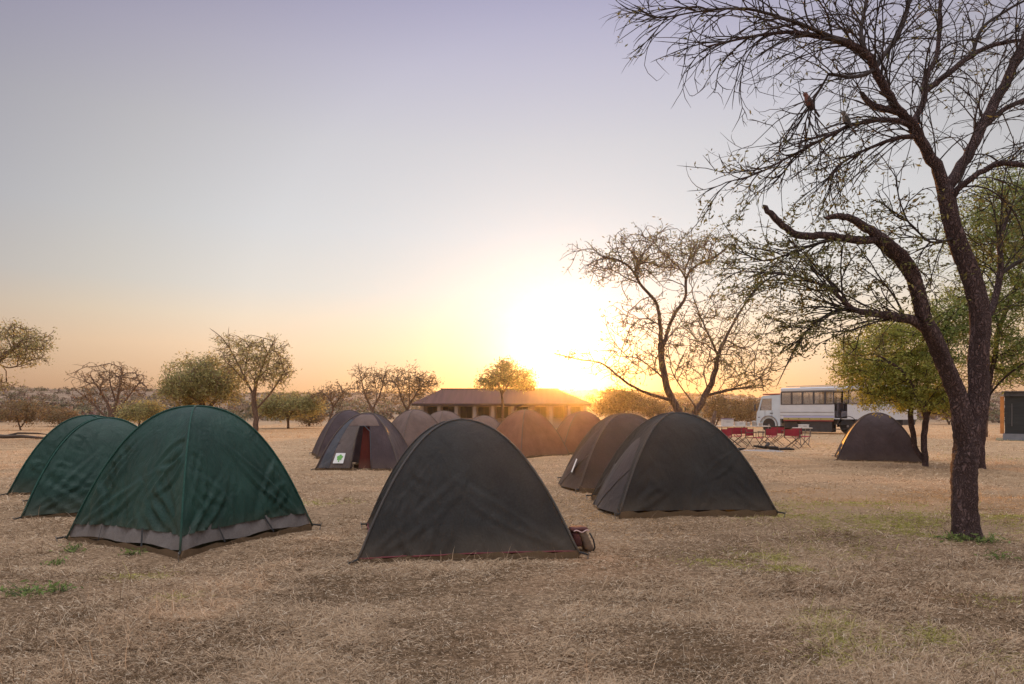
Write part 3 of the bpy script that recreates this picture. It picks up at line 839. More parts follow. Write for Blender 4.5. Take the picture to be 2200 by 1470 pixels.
    t.limb(LP(d, [(1895, 516, 11.5, -.4), (1862, 490, 9.82, -.45), (1832, 472, 8.18, -.5), (1805, 464, 7.37, -.55), (1772, 468, 4.91, -.6)]), wob=0.12, ok=False)
    t.limb(LP(d, [(1890, 515, 10.6, -.4), (1835, 517, 9, -.45), (1775, 506, 8.18, -.5), (1722, 507, 8.18, -.55), (1690, 490, 7.37, -.6), (1662, 466, 7.37, -.6), (1640, 441, 4.91, -.6)]), wob=0.12, ok=False)
    t.limb(LP(d, [(2008, 728, 11.5, -.15), (1965, 692, 9.82, -.2), (1920, 680, 8.18, -.3), (1870, 674, 6.55, -.35), (1832, 664, 5.73, -.4), (1805, 640, 4.09, -.45), (1765, 612, 3.27, -.5), (1700, 592, 2.13, -.6), (1630, 585, 1.31, -.6)]), wob=0.12)
    t.limb(LP(d, [(1840, 667, 3.27, -.4), (1795, 668, 2.86, -.3), (1745, 700, 2.46, -.3), (1710, 745, 1.8, -.3), (1668, 832, 0.9, -.3)]), wob=0.12)
    t.limb(LP(d, [(1820, 512, 3.27, -.45), (1760, 522, 2.86, -.2), (1700, 545, 2.46, -.1), (1640, 560, 1.64, 0), (1590, 540, 1.15, 0)]), wob=0.12)
    t.limb(LP(d, [(2108, 700, 9.82), (2135, 650, 7.37, .2), (2148, 590, 6.55, .3), (2150, 510, 4.91, .4), (2175, 440, 3.27, .5)]), wob=0.12)
    t.limb(LP(d, [(2148, 590, 4.91, .3), (2185, 565, 4.91, .4), (2230, 545, 3.27, .5)]), wob=0.12)
    t.limb(LP(d, [(2056, 510, 4.09), (2000, 520, 2.46, -.1), (1950, 475, 1.8, -.2), (1905, 445, 1.23, -.3)]), wob=0.12)
    t.limb(LP(d, [(1780, 160, 3, -.7), (1756, 200, 2.4, -.7), (1739, 236, 2, -.7), (1726, 285, 1.2, -.7)]), wob=0.1)
    t.sprays([(1.25, 0.45, 1.15, 0.045, 9), (0.34, 0.16, 0.5, 0.02, 5)])
    T = [cluster(g, 1600, 90, 190, 95, d - .5, .8, 285), cluster(g, 1480, 130, 80, 80, d - .6, .5, 46), cluster(g, 1760, 40, 170, 110, d - .4, 1.1, 252),
         cluster(g, 1920, 40, 170, 130, d, 1.3, 279), cluster(g, 2100, 50, 160, 130, d + .2, 1.3, 279), cluster(g, 1700, 165, 130, 70, d - .4, .6, 99),
         cluster(g, 1680, 330, 180, 75, d - .5, .7, 199), cluster(g, 1850, 345, 120, 70, d - .2, .6, 99), cluster(g, 1960, 160, 120, 90, d, .9, 133),
         cluster(g, 2110, 200, 100, 110, d + .2, 1.0, 133), cluster(g, 2230, 150, 80, 150, d + .3, 1.0, 106),
         cluster(g, 1720, 575, 150, 95, d - .3, .7, 252), cluster(g, 1870, 600, 110, 110, d - .2, .6, 199), cluster(g, 1700, 710, 90, 85, d - .3, .5, 112),
         cluster(g, 1830, 740, 120, 50, d - .2, .5, 59), cluster(g, 2130, 470, 120, 120, d + .4, .9, 197), cluster(g, 1960, 460, 90, 60, d - .1, .6, 59), cluster(g, 2000, 600, 60, 80, d, .5, 46)]
    t.twigs(np.vstack(T), seg=0.11, droop=0.03, jit=0.055, back=1.1, maxseg=12)

    def sel(p):
        py = HY - (p[2] - CAM_H) / p[1] * F; px = 1100 + p[0] / p[1] * F
        if py > 430: return 0.75
        if py > 330: return 0.18
        return 0.035
    t.finish('thorn_tree', 'large bare thorn tree with forked dark trunk and two sawn stubs', 'tree', M_bark, M_twig, tip=0.0040, ex=0.30, split=0.03, cap_r=0.018,
             leaf=dict(mat=M_leaf_thorn, n=4, size=0.05, spread=0.03, sel=sel, load=2), sides=(16, 4))


main_tree()


def acacia():
    d = 20.0; b = P(1475, 985, d); b.z = gz1(b.x, b.y)
    t = Tree(b, 11); g = t.rng
    t.limb(LP(d, [(1476, 988, 10.6), (1474, 950, 9.32), (1468, 920, 8.7), (1455, 880, 8.08), (1434, 835, 7.46), (1424, 790, 6.84), (1420, 745, 6.84), (1419, 735, 6.22)]), ok=False, wob=0.06)
    t.limb(LP(d, [(1419, 740, 4.97), (1418, 700, 4.35, -.2), (1414, 665, 3.73, -.3), (1405, 645, 3.73, -.4), (1375, 610, 3.11, -.6), (1358, 580, 2.49, -.8), (1330, 560, 1.86, -1.0), (1290, 550, 1.24, -1.2)]), wob=0.15)
    t.limb(LP(d, [(1424, 750, 4.35), (1438, 700, 3.73, .2), (1455, 665, 3.73, .4), (1473, 640, 3.11, .5), (1474, 600, 3.11, .7), (1490, 575, 2.49, .9), (1530, 555, 2.18, 1.1), (1560, 535, 1.86, 1.2)]), wob=0.15)
    t.limb(LP(d, [(1474, 600, 2.49, .7), (1455, 570, 1.86, .4), (1420, 540, 1.49, .2), (1400, 510, 0.995, 0)]), wob=0.15)
    t.limb(LP(d, [(1474, 950, 8.7), (1492, 890, 6.84, .3), (1518, 845, 6.22, .5), (1535, 800, 5.59, .6), (1543, 765, 4.35, .7), (1562, 720, 3.11, 1.0), (1590, 670, 2.18, 1.3), (1625, 620, 1.24, 1.5)]), ok=True, wob=0.12)
    t.limb(LP(d, [(1543, 765, 3.11, .7), (1525, 725, 2.49, .4), (1505, 680, 1.86, .2), (1490, 640, 1.24, 0)]), wob=0.15)
    t.limb(LP(d, [(1444, 862, 4.35), (1400, 848, 3.42, -.4), (1360, 832, 3.11, -.6), (1325, 805, 2.49, -.8), (1290, 780, 1.86, -1.0), (1240, 772, 1.37, -1.1), (1182, 757, 0.87, -1.2)]), wob=0.15)
    t.limb(LP(d, [(1512, 852, 3.73, .4), (1550, 842, 3.11, .8), (1590, 834, 2.49, 1.2), (1620, 832, 1.24, 1.6)]), wob=0.15)
    t.limb(LP(d, [(1428, 815, 2.49), (1400, 790, 1.86, -.3), (1370, 770, 1.49, -.6), (1330, 765, 0.995, -.8)]), wob=0.15)
    t.limb(LP(d, [(1500, 880, 2.49), (1470, 840, 1.86, .3), (1445, 800, 1.49, .5), (1440, 770, 0.995, .6)]), wob=0.15)
    T = [cluster(g, 1365, 562, 150, 50, d - .6, 2.0, 1000), cluster(g, 1475, 548, 115, 48, d + .3, 1.8, 640), cluster(g, 1390, 512, 90, 28, d, 1.5, 120), cluster(g, 1520, 515, 60, 30, d + 1, 1.0, 130),
         cluster(g, 1570, 670, 105, 90, d + .8, 1.8, 500), cluster(g, 1590, 775, 95, 70, d + .8, 1.6, 620), cluster(g, 1390, 690, 105, 70, d - .3, 1.5, 380),
         cluster(g, 1350, 775, 95, 55, d - .7, 1.3, 260), cluster(g, 1480, 760, 90, 80, d + .3, 1.4, 480), cluster(g, 1235, 762, 50, 14, d - 1.1, .3, 40), cluster(g, 1620, 820, 55, 26, d + 1.2, .9, 150), cluster(g, 1490, 680, 80, 60, d + .3, 1.3, 110)]
    t.twigs(np.vstack(T), seg=0.22, droop=0.02, jit=0.11, back=0.9)
    t.finish('acacia_tree', 'spreading acacia with several pale stems rising behind the charcoal porch tent', 'tree', M_bark2, M_twig2, tip=0.0085, ex=0.22, split=0.045, cap_r=0.024,
             leaf=dict(mat=M_leaf_gold, n=3, size=0.095, spread=0.08, load=2, sel=lambda p: 0.36), sides=(8, 3))


acacia()


def small_tree(name, label, base, stems, clusters, d, tip, leaf=None, seed=0, bark=M_bark2, twig=M_twig2, cat='tree', group=None, ex=0.27, seg=None, split=0.05, droop=0.0):
    b = P(base[0], base[1], d); b.z = gz1(b.x, b.y)
    t = Tree(b, seed); g = t.rng
    first = True
    for st in stems:
        pts = LP(d, [(q[0], q[1], q[2] * (0.8 if q[2] > 5 else 0.55)) + tuple(q[3:]) for q in st])
        if first: pts[0] = (Vector((pts[0][0].x, pts[0][0].y, b.z - 0.05)), pts[0][1])
        t.limb(pts, wob=0.15, start=None if first else None); first = False
    for i in range(len(t.ok)):
        t.ok[i] = True if i > 2 else False
    T = np.vstack([cluster(g, c[0], c[1], c[2], c[3], d + (c[6] if len(c) > 6 else 0), c[4], int(c[5] * (1.9 if d > 25 else 1.5))) for c in clusters])
    T[:, 2] = np.maximum(T[:, 2], b.z + 0.15)
    t.twigs(T, seg=seg or d * 0.012, droop=droop, jit=0.12, back=0.9, maxseg=7)
    return t.finish(name, label, cat, bark, twig, tip=tip * 1.35, ex=ex, split=split, leaf=leaf, group=group, sides=(7, 3), cap_r=d * 0.0012)


GB = 'trees standing about the camp ground'
def lf(m, n, size, spread, p=1.0, load=3): return dict(mat=m, n=n, size=size, spread=spread, load=load, sel=(lambda q: p))

# green tree that hangs over the truck, its two thin stems behind the small tent
small_tree('bushy_tree', 'bushy olive green tree on two thin stems in front of the truck', (1990, 1002),
           [[(1990, 1005, 8), (1985, 950, 8), (1990, 900, 8, -.1), (1975, 860, 7, -.3), (1960, 830, 6, -.6), (1930, 790, 5, -.9), (1880, 760, 3, -1.3)],
            [(1985, 990, 6), (1966, 960, 7, .2), (1958, 900, 7, .2), (1950, 860, 6, .2), (1910, 820, 5, .2), (1860, 800, 3, .2)],
            [(1990, 900, 6), (2010, 850, 5, .3), (2020, 800, 4, .6), (2010, 740, 3, .8)]],
           [(1915, 775, 115, 80, 1.3, 460), (1880, 810, 80, 55, 1.0, 190), (1980, 800, 80, 75, 1.2, 260), (1930, 715, 75, 32, 1.0, 140), (1940, 855, 95, 32, 1.0, 240), (1820, 765, 34, 45, .6, 60), (2030, 860, 45, 40, .8, 90)], 17.4, 0.005,
           lf(M_leaf_bright, 12, 0.076, 0.09), 21, M_bark, M_twig, group=GB)
# tall green tree to the right of the thorn tree
small_tree('leafy_tree', 'tall loose green tree with a slim crooked stem behind the thorn tree', (2113, 1004),
           [[(2113, 1006, 9), (2110, 960, 8), (2114, 900, 8), (2122, 840, 7), (2135, 780, 6), (2150, 700, 6, .3), (2180, 620, 5, .5), (2200, 520, 4, .8)],
            [(2122, 850, 5), (2160, 810, 5, -.4), (2200, 780, 4, -.8), (2250, 750, 3, -1.0)],
            [(2150, 700, 4), (2120, 640, 4, .4), (2100, 560, 3, .8), (2090, 480, 2.4, 1.0)],
            [(2180, 620, 4), (2230, 580, 4, -.3), (2290, 520, 3, -.6)]],
           [(2180, 600, 120, 130, 1.6, 620), (2120, 480, 90, 80, 1.4, 300), (2230, 480, 95, 95, 1.4, 320), (2090, 690, 85, 80, 1.1, 280), (2190, 770, 100, 60, 1.2, 300), (2190, 400, 80, 60, 1.2, 170), (2020, 710, 65, 90, .9, 200)], 16.9, 0.005,
           lf(M_leaf_green, 10, 0.0836, 0.10, 0.9), 22, M_bark, M_twig, group=GB)
small_tree('bare_tree', 'small bare orange tinted tree beside the dark shed', (2120, 935),
           [[(2120, 937, 5), (2122, 890, 4), (2130, 840, 4), (2150, 790, 3), (2165, 740, 2)], [(2122, 880, 3), (2095, 840, 3), (2080, 800, 2)]],
           [(2150, 790, 60, 55, 1.8, 170), (2090, 810, 45, 45, 1.4, 90), (2200, 810, 40, 40, 1.3, 60)], 38.0, 0.010, lf(M_leaf_dry, 2, 0.152, 0.12, 0.4), 23, group=GB)
# left of the camp
small_tree('flat_topped_tree', 'green umbrella crowned tree at the edge of the picture above the fallen log', (-75, 950),
           [[(-75, 950, 14), (-60, 890, 12), (-40, 830, 10), (-8, 780, 8), (20, 755, 6), (50, 730, 3)], [(-40, 830, 8), (-70, 770, 6), (-110, 720, 4)], [(-8, 780, 4), (20, 790, 3), (50, 780, 2)]],
           [(5, 730, 90, 45, 2.0, 420), (-110, 720, 80, 45, 2.0, 240), (40, 770, 55, 20, 1.4, 90), (-10, 825, 40, 22, 1.0, 60), (70, 740, 40, 30, 1.0, 90)], 31.6, 0.009, lf(M_leaf_olive, 3, 0.129, 0.14, 0.7), 24, group=GB)
small_tree('bare_tree', 'bare fan shaped tree standing over the half hidden green tent', (240, 918),
           [[(240, 920, 8), (238, 900, 7), (232, 870, 5), (215, 840, 4), (195, 810, 2.4)], [(238, 900, 6), (250, 865, 5), (258, 830, 4), (262, 795, 2)], [(238, 900, 5), (262, 870, 4), (285, 840, 3), (305, 815, 2)], [(238, 905, 5), (212, 880, 4), (185, 855, 3), (165, 840, 2)], [(250, 865, 4), (238, 830, 3), (235, 795, 2)]],
           [(235, 815, 78, 38, 3.0, 420), (290, 830, 35, 28, 1.5, 110), (190, 850, 40, 22, 1.5, 90)], 61.0, 0.015, lf(M_leaf_dry, 2, 0.228, 0.2, 0.25), 25, group=GB)
small_tree('bushy_tree', 'dense dark olive tree behind the skirted green tent', (445, 922),
           [[(445, 924, 9), (440, 890, 8), (430, 850, 7), (420, 810, 5), (410, 780, 3)], [(440, 885, 6), (470, 850, 5), (490, 810, 3)], [(440, 890, 5), (400, 860, 4), (370, 830, 3)]],
           [(435, 815, 72, 55, 3.0, 480), (400, 840, 48, 40, 2.2, 180), (480, 830, 50, 45, 2.2, 200), (365, 835, 26, 20, 1.2, 40)], 55.0, 0.014, lf(M_leaf_olive, 7, 0.228, 0.26), 26, group=GB)
small_tree('open_tree', 'taller open crowned tree with upright twigs beside the dense olive tree', (548, 928),
           [[(548, 930, 8), (550, 890, 7), (545, 850, 6), (555, 810, 4.5), (570, 770, 3), (590, 730, 2)], [(545, 850, 5), (525, 810, 4), (505, 770, 3), (480, 730, 2), (450, 705, 1)], [(550, 880, 4), (585, 840, 3.5), (610, 800, 2.5)], [(525, 810, 3), (530, 770, 2.4), (545, 730, 1.4)], [(505, 770, 2), (490, 735, 1.4), (492, 702, .9)]],
           [(545, 780, 75, 55, 3.0, 380), (585, 800, 42, 45, 2.0, 170), (510, 760, 45, 40, 2.0, 120), (480, 735, 30, 22, 1.5, 26), (560, 740, 60, 25, 2.0, 70), (610, 790, 26, 40, 1.0, 60)], 49.0, 0.012, lf(M_leaf_olive, 3, 0.182, 0.18, 0.75), 27, group=GB)
small_tree('bushy_tree', 'low grey green tree in the open beside the open crowned tree', (620, 922),
           [[(620, 924, 5), (618, 900, 5), (610, 880, 4), (590, 860, 3)], [(618, 900, 4), (635, 875, 3), (655, 855, 2)]],
           [(625, 872, 68, 30, 2.4, 330), (580, 875, 30, 22, 1.4, 90), (670, 868, 28, 24, 1.4, 90)], 57.0, 0.013, lf(M_leaf_olive, 7, 0.213, 0.24), 28, group=GB)
small_tree('bushy_tree', 'small round olive tree seen between the two green tents', (298, 925),
           [[(298, 927, 4), (300, 905, 4), (305, 890, 3)], [(300, 905, 3), (285, 888, 2)]], [(310, 885, 45, 24, 2.0, 240), (275, 890, 20, 14, 1.0, 50)], 55.0, 0.012, lf(M_leaf_olive, 5, 0.205, 0.24), 29, group=GB)
small_tree('bare_tree', 'thin reddish bare tree left of the open doored tent', (702, 925),
           [[(702, 927, 4), (708, 900, 4), (716, 875, 3.4), (705, 855, 2.4), (690, 840, 1.4)], [(716, 875, 3), (730, 855, 2.4), (745, 838, 1.4)]],
           [(725, 842, 38, 22, 1.8, 130), (685, 850, 30, 20, 1.4, 70), (760, 832, 18, 12, 1.0, 20)], 52.0, 0.013, lf(M_leaf_dry, 2, 0.19, 0.2, 0.3), 30, group=GB)
small_tree('bare_tree', 'slim bare tree rising straight behind the open doored tent', (800, 930),
           [[(800, 932, 6), (802, 900, 5), (800, 880, 5), (785, 850, 3.4), (775, 810, 2), (770, 785, 1)], [(800, 880, 4), (815, 850, 3), (825, 815, 2), (830, 790, 1)], [(800, 890, 3), (810, 850, 2), (800, 800, 1)]],
           [(800, 825, 40, 42, 2.0, 260), (775, 800, 22, 22, 1.2, 40), (830, 810, 24, 26, 1.2, 50)], 46.0, 0.011, lf(M_leaf_dry, 2, 0.167, 0.18, 0.3), 31, group=GB)
small_tree('bare_tree', 'round topped twiggy tree just left of the long building', (872, 928),
           [[(872, 930, 6), (874, 900, 5), (880, 870, 4), (895, 845, 3), (915, 820, 1.6)], [(876, 885, 4), (862, 855, 3), (855, 825, 2)], [(880, 870, 3), (880, 835, 2), (878, 795, 1)]],
           [(883, 825, 60, 42, 2.4, 380), (920, 822, 28, 20, 1.3, 90)], 48.0, 0.011, lf(M_leaf_dry, 3, 0.167, 0.18, 0.5), 32, group=GB)
small_tree('leafy_tree', 'small leafy tree standing in front of the long building, crown above its ridge', (1078, 925),
           [[(1078, 926, 6), (1080, 890, 5), (1078, 850, 5), (1070, 825, 3), (1050, 805, 2)], [(1078, 850, 4), (1095, 822, 3), (1115, 805, 2)], [(1078, 850, 3), (1084, 815, 2), (1080, 780, 1)]],
           [(1086, 812, 64, 26, 2.2, 330), (1084, 788, 28, 18, 1.4, 80), (1125, 825, 34, 14, 1.0, 60), (1045, 825, 28, 14, 1.0, 50)], 51.0, 0.011, lf(M_leaf_olive, 5, 0.182, 0.18, 0.85), 33, group=GB)
small_tree('leafy_tree', 'low dry tree between the long building and the spreading acacia', (1332, 925),
           [[(1332, 926, 6), (1334, 900, 5), (1330, 878, 4), (1310, 860, 2.4)], [(1334, 895, 4), (1352, 872, 3), (1370, 858, 2)]],
           [(1335, 862, 62, 28, 2.4, 330), (1330, 845, 30, 12, 1.4, 60), (1300, 880, 26, 16, 1.2, 60)], 50.0, 0.012, lf(M_leaf_dry, 5, 0.198, 0.2, 0.8), 34, group=GB)
GS = 'shrubs at the edge of the clearing'
sh = [(45, 925, 44, 885, 62, 28, 52, 'dark leafless shrub with two crooked stems by the fallen log'),
      (130, 918, 130, 895, 48, 18, 64, 'low grey shrub left of the bare fan shaped tree'),
      (1600, 922, 1595, 882, 52, 30, 60, 'tall dry shrub behind the red chairs'),
      (1535, 925, 1540, 875, 40, 34, 62, 'dry shrub between the spreading acacia and the red chairs'),
      (2040, 915, 2040, 880, 44, 26, 70, 'dry shrub behind the rear end of the truck'),
      (665, 916, 668, 898, 30, 14, 66, 'small low shrub in the grass behind the grey green tree'),
      (1405, 915, 1400, 880, 36, 24, 64, 'dry shrub in the gap left of the spreading acacia'),
      (2085, 912, 2090, 888, 30, 20, 74, 'small dry shrub seen just right of the thorn tree trunk')]
for i, (bx, by, cx, cy, rx, ry, d, lb) in enumerate(sh):
    small_tree('shrub', lb, (bx, by), [[(bx, by + 2, 4), (bx - 4, by - 12, 3), (cx - 10, cy, 2)], [(bx, by - 6, 3), (bx + 8, by - 20, 2.4), (cx + 14, cy, 1.6)]],
               [(cx, cy, rx, ry, 1.8, 260)], d, 0.013, lf(M_leaf_dry, 5, 0.198, 0.22, 0.7), 50 + i, cat='shrub', group=GS)

# ------------------------------------------------------------------ scrub on the far slopes (one mass)
def scrub():
    g = np.random.default_rng(5); n = 4300
    r = 88 * (430 / 88) ** g.uniform(0, 1, n) ** 0.8
    az = g.uniform(-0.95, 0.95, n)
    keep = ~((r < 115) & (np.abs(az - 0.02) < 0.2)); r = r[keep]; az = az[keep]; n = len(r)
    X = r * np.sin(az); Y = r * np.cos(az); Z = gz(X, Y)
    big = g.uniform(0.45, 1.25, n)
    m = 46
    v = g.normal(size=(n, m, 3)); v /= np.linalg.norm(v, axis=2)[:, :, None]; v *= g.uniform(0.35, 1, (n, m, 1))
    v[:, :, 2] = np.abs(v[:, :, 2]) * 1.0
    p = np.stack((X, Y, Z), -1)[:, None, :] + v * np.stack((big * 1.5, big * 1.5, big * 1.15), -1)[:, None, :]
    p[:, :, 2] += 0.1
    p = p.reshape(-1, 3)
    sz = np.repeat(big, m) * 0.42
    d = g.normal(size=(len(p), 3)); d /= np.linalg.norm(d, axis=1)[:, None]
    w = np.cross(d, g.normal(size=(len(p), 3))); w /= np.linalg.norm(w, axis=1)[:, None]
    s = sz[:, None] * g.uniform(0.5, 1.4, (len(p), 1))
    V = np.stack((p - d * s * .6, p + w * s * .35, p + d * s * .6, p - w * s * .35), 1).reshape(-1, 3)
    tone = np.repeat(g.uniform(0.55, 1.5, n), m) * g.uniform(0.75, 1.25, n * m); gr = np.repeat(g.uniform(0.85, 1.2, n), m)
    col = np.repeat(np.stack((tone, tone * gr, tone * 0.95), -1), 4, 0)
    o = np_mesh('scrub', V, np.arange(4 * len(p)), np.full(len(p), 4), M_scrub, None, col=col)
    tag(o, 'grey brown thornbush scrub covering the far slopes', 'scrub', kind='stuff')


scrub()

# ------------------------------------------------------------------ grass
def dry_grass_material():
    m = leaf_mat('straw', (1, 1, 1), 0.25); return m


def grass():
    g = np.random.default_rng(2)
    n = 1200000
    # even spread over what can be seen: thick near by, thinner far off
    dmin, dmax = 2.6, 75.0
    inv = g.uniform(1 / dmax, 1 / dmin, n); y = 1 / inv
    x = g.uniform(-0.98, 0.98, n) * y
    y = y + g.normal(0, 0.02, n) * y
    # clumps: thin out by a broken pattern
    def fbm(px_, py_, sd):
        q = np.random.default_rng(sd); o = np.zeros_like(px_); amp = 0
        for k in range(26):
            w = 0.9 * 1.15 ** k; a_ = q.uniform(0, 2 * math.pi); am = w ** -0.45
            o += am * np.sin(w * (px_ * math.cos(a_) + py_ * math.sin(a_)) + q.uniform(0, 6.28)); amp += am * am
        return o / math.sqrt(amp * 0.5)
    c = fbm(x * 1.6, y * 3.0, 4)
    keep = g.uniform(0, 1, n) < np.clip(0.68 + 0.24 * c, 0.22, 1)
    for (cx, cy, h, rot, a, b) in TENTS:
        dx = x - cx; dy = y - cy; co, si = math.cos(-rot), math.sin(-rot)
        lx = dx * co - dy * si; ly = dx * si + dy * co
        keep &= ~((np.abs(lx) < a * 0.97) & (np.abs(ly) < b * 0.97))
    x, y, c = x[keep], y[keep], c[keep]; n = len(x)
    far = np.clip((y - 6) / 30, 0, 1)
    z = gz(x, y)
    L = g.gamma(3.0, 0.0105, n) * (1 + 0.5 * np.clip(c, -1, 1)) + 0.014
    stalk = g.uniform(0, 1, n) < 0.006
    L = np.where(stalk, g.uniform(0.08, 0.22, n), L) * (1 + 0.8 * far)
    tilt = np.where(stalk, g.uniform(0.7, 1.45, n), np.abs(g.normal(0.0, 0.38, n)))      # angle above the ground
    tilt = np.clip(tilt + 0.25 * far * g.uniform(0, 1, n), 0.02, 1.5)
    az = g.uniform(0, 2 * math.pi, n)
    lie = g.uniform(0, 1, n) < 0.45                                                       # trampled one way
    az = np.where(lie, g.normal(0.1, 0.45, n) + np.where(g.uniform(0, 1, n) < 0.5, 0, math.pi), az)
    wd = np.where(stalk, 0.0011, g.uniform(0.0006, 0.0016, n)) * (1 + y / 6.0)
    dirh = np.stack((np.cos(az), np.sin(az), np.zeros(n)), -1); up = np.array([0, 0, 1.0])
    side = np.stack((-np.sin(az), np.cos(az), np.zeros(n)), -1)
    tw = g.normal(0, 0.5, n)[:, None]
    side = side * np.cos(tw) + up * np.sin(tw)
    b0 = np.stack((x, y, z + g.uniform(-0.004, 0.012, n)), -1)
    d1 = dirh * np.cos(tilt)[:, None] + up * np.sin(tilt)[:, None]
    t2 = tilt - g.uniform(0.1, 0.9, n) * np.where(stalk, 0.5, 1); d2 = dirh * np.cos(t2)[:, None] + up * np.sin(t2)[:, None]
    mid = b0 + d1 * (L * 0.55)[:, None]; tip = mid + d2 * (L * 0.45)[:, None]
    mid[:, 2] = np.maximum(mid[:, 2], gz(mid[:, 0], mid[:, 1]) + 0.004); tip[:, 2] = np.maximum(tip[:, 2], gz(tip[:, 0], tip[:, 1]) + 0.003)
    w = wd[:, None]
    V = np.stack((b0 - side * w, b0 + side * w, mid + side * w * 0.8, mid - side * w * 0.8, tip), 1).reshape(-1, 3)
    o5 = np.arange(n)[:, None] * 5
    loops = np.concatenate((o5 + np.array([0, 1, 2, 3]), o5 + np.array([3, 2, 4])), 1).ravel()
    sizes = np.tile(np.array([4, 3]), n)
    # colour: bleached straw, brown litter, some green
    t = g.uniform(0, 1, n)
    straw = np.array([0.52, 0.385, 0.255]); brown = np.array([0.20, 0.135, 0.08]); green = np.array([0.36, 0.34, 0.09]); bleach = np.array([0.66, 0.55, 0.41]); orange = np.array([0.50, 0.31, 0.15])
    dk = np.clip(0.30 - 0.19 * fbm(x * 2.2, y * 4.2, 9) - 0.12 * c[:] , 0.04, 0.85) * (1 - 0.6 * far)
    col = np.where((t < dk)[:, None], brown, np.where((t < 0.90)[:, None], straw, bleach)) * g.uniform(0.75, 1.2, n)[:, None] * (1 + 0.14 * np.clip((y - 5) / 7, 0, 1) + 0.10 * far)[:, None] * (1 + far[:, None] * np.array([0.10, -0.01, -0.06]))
    def patch(cx, cy, rx, ry): return np.exp(-(((x - cx) / rx) ** 2 + ((y - cy) / ry) ** 2))
    pg = np.zeros(n)
    for (qx, qy, rr, st) in ((1760, 1100, .75, .95), (1880, 1125, .8, 1.0), (1700, 1085, .55, .85), (1990, 1140, .55, .9), (1930, 1090, .6, .8), (2170, 1120, .7, .9), (1600, 1190, .3, .45), (1820, 1180, .35, .5), (1660, 1200, .18, .8), (1690, 1230, .16, .8), (1510, 1205, .22, .7), (1570, 1215, .14, .6),
                             (1800, 1350, .16, .5), (1850, 1390, .18, .55), (1760, 1320, .10, .5), (2010, 1370, .12, .6), (2160, 1420, .16, .7), (1810, 1420, .12, .7), (690, 1080, .4, .5), (340, 1235, .12, .6), (260, 1240, .12, .5), (370, 1290, .10, .5), (2130, 1300, .14, .5), (1850, 960, 2.4, .5), (2120, 985, 1.6, .6)):
        gp = G(qx, qy); pg += st * patch(gp.x, gp.y, rr * 1.3, rr)
    pg = np.clip(pg * np.clip(0.75 + 0.5 * fbm(x * 5, y * 5, 12), 0.1, 1.3), 0, 0.88)
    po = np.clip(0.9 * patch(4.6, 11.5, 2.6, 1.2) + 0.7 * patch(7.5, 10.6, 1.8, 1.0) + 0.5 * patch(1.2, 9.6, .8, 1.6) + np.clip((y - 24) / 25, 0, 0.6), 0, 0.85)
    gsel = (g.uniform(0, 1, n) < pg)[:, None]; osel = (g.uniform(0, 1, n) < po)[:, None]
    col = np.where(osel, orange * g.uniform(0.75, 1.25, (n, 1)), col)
    col = np.where(gsel, green * g.uniform(0.7, 1.3, (n, 1)), col)
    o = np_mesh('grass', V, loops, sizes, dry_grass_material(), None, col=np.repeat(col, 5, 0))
    tag(o, 'trampled dry straw coloured grass on the camp ground', 'grass', kind='stuff')


grass()

# small green weeds
def weed(px, py, w, label, n=60, seed=0):
    p = G(px, py); p.z = gz1(p.x, p.y); g = np.random.default_rng(seed)
    T = thing('weed', p, label, 'weed', 0, 'green weeds in the dry grass')
    q = g.normal(size=(n, 3)) * np.array([w, w, w * 0.35]); q[:, 2] = np.abs(q[:, 2]) + 0.02
    leaves(q, 0.05, M_leaf_green, T, g)
    mb = MB()
    for k in range(0, n, 3): mb.tube([(q[k][0] * 0.3, q[k][1] * 0.3, 0), tuple(q[k] * 0.7), tuple(q[k])], [0.003, 0.002, 0.001], 4)
    mb.build('stems', M_leaf_stem, T)


M_leaf_stem = mat('weed_stem', (0.06, 0.09, 0.03), 0.8)
weed(2050, 1165, 0.09, 'green weed growing at the near foot of the thorn tree', 110, 1)
weed(2112, 1168, 0.10, 'green weed spreading beside the foot of the thorn tree', 120, 2)
weed(2150, 1200, 0.08, 'small green weed in open grass past the thorn tree foot', 60, 3)
weed(155, 1190, 0.07, 'green weed under the grey skirt of the front green tent', 60, 4)
weed(285, 1192, 0.06, 'small green weed near the front corner of the skirted green tent', 50, 5)
weed(118, 1215, 0.05, 'tiny green weed in the grass before the skirted green tent', 36, 6)
weed(60, 1283, 0.10, 'flat green weed patch low in the corner of the grass', 90, 7)
weed(125, 1278, 0.06, 'small green weed beside the flat weed patch', 50, 8)

# ------------------------------------------------------------------ bag beside the lone charcoal tent
M_canvas = mat('brown_canvas', (0.16, 0.11, 0.075), 0.85, var=0.25, vscale=8, bump=0.5, bscale=30)
M_maroon = mat('maroon_cloth', (0.085, 0.024, 0.022), 0.85, var=0.3, vscale=10, bump=0.4, bscale=25)
M_pink = mat('faded_pink_trim', (0.62, 0.42, 0.38), 0.8, var=0.15)
M_yellow = mat('yellow_cloth', (0.45, 0.42, 0.03), 0.7, var=0.25, vscale=12, bump=0.4)


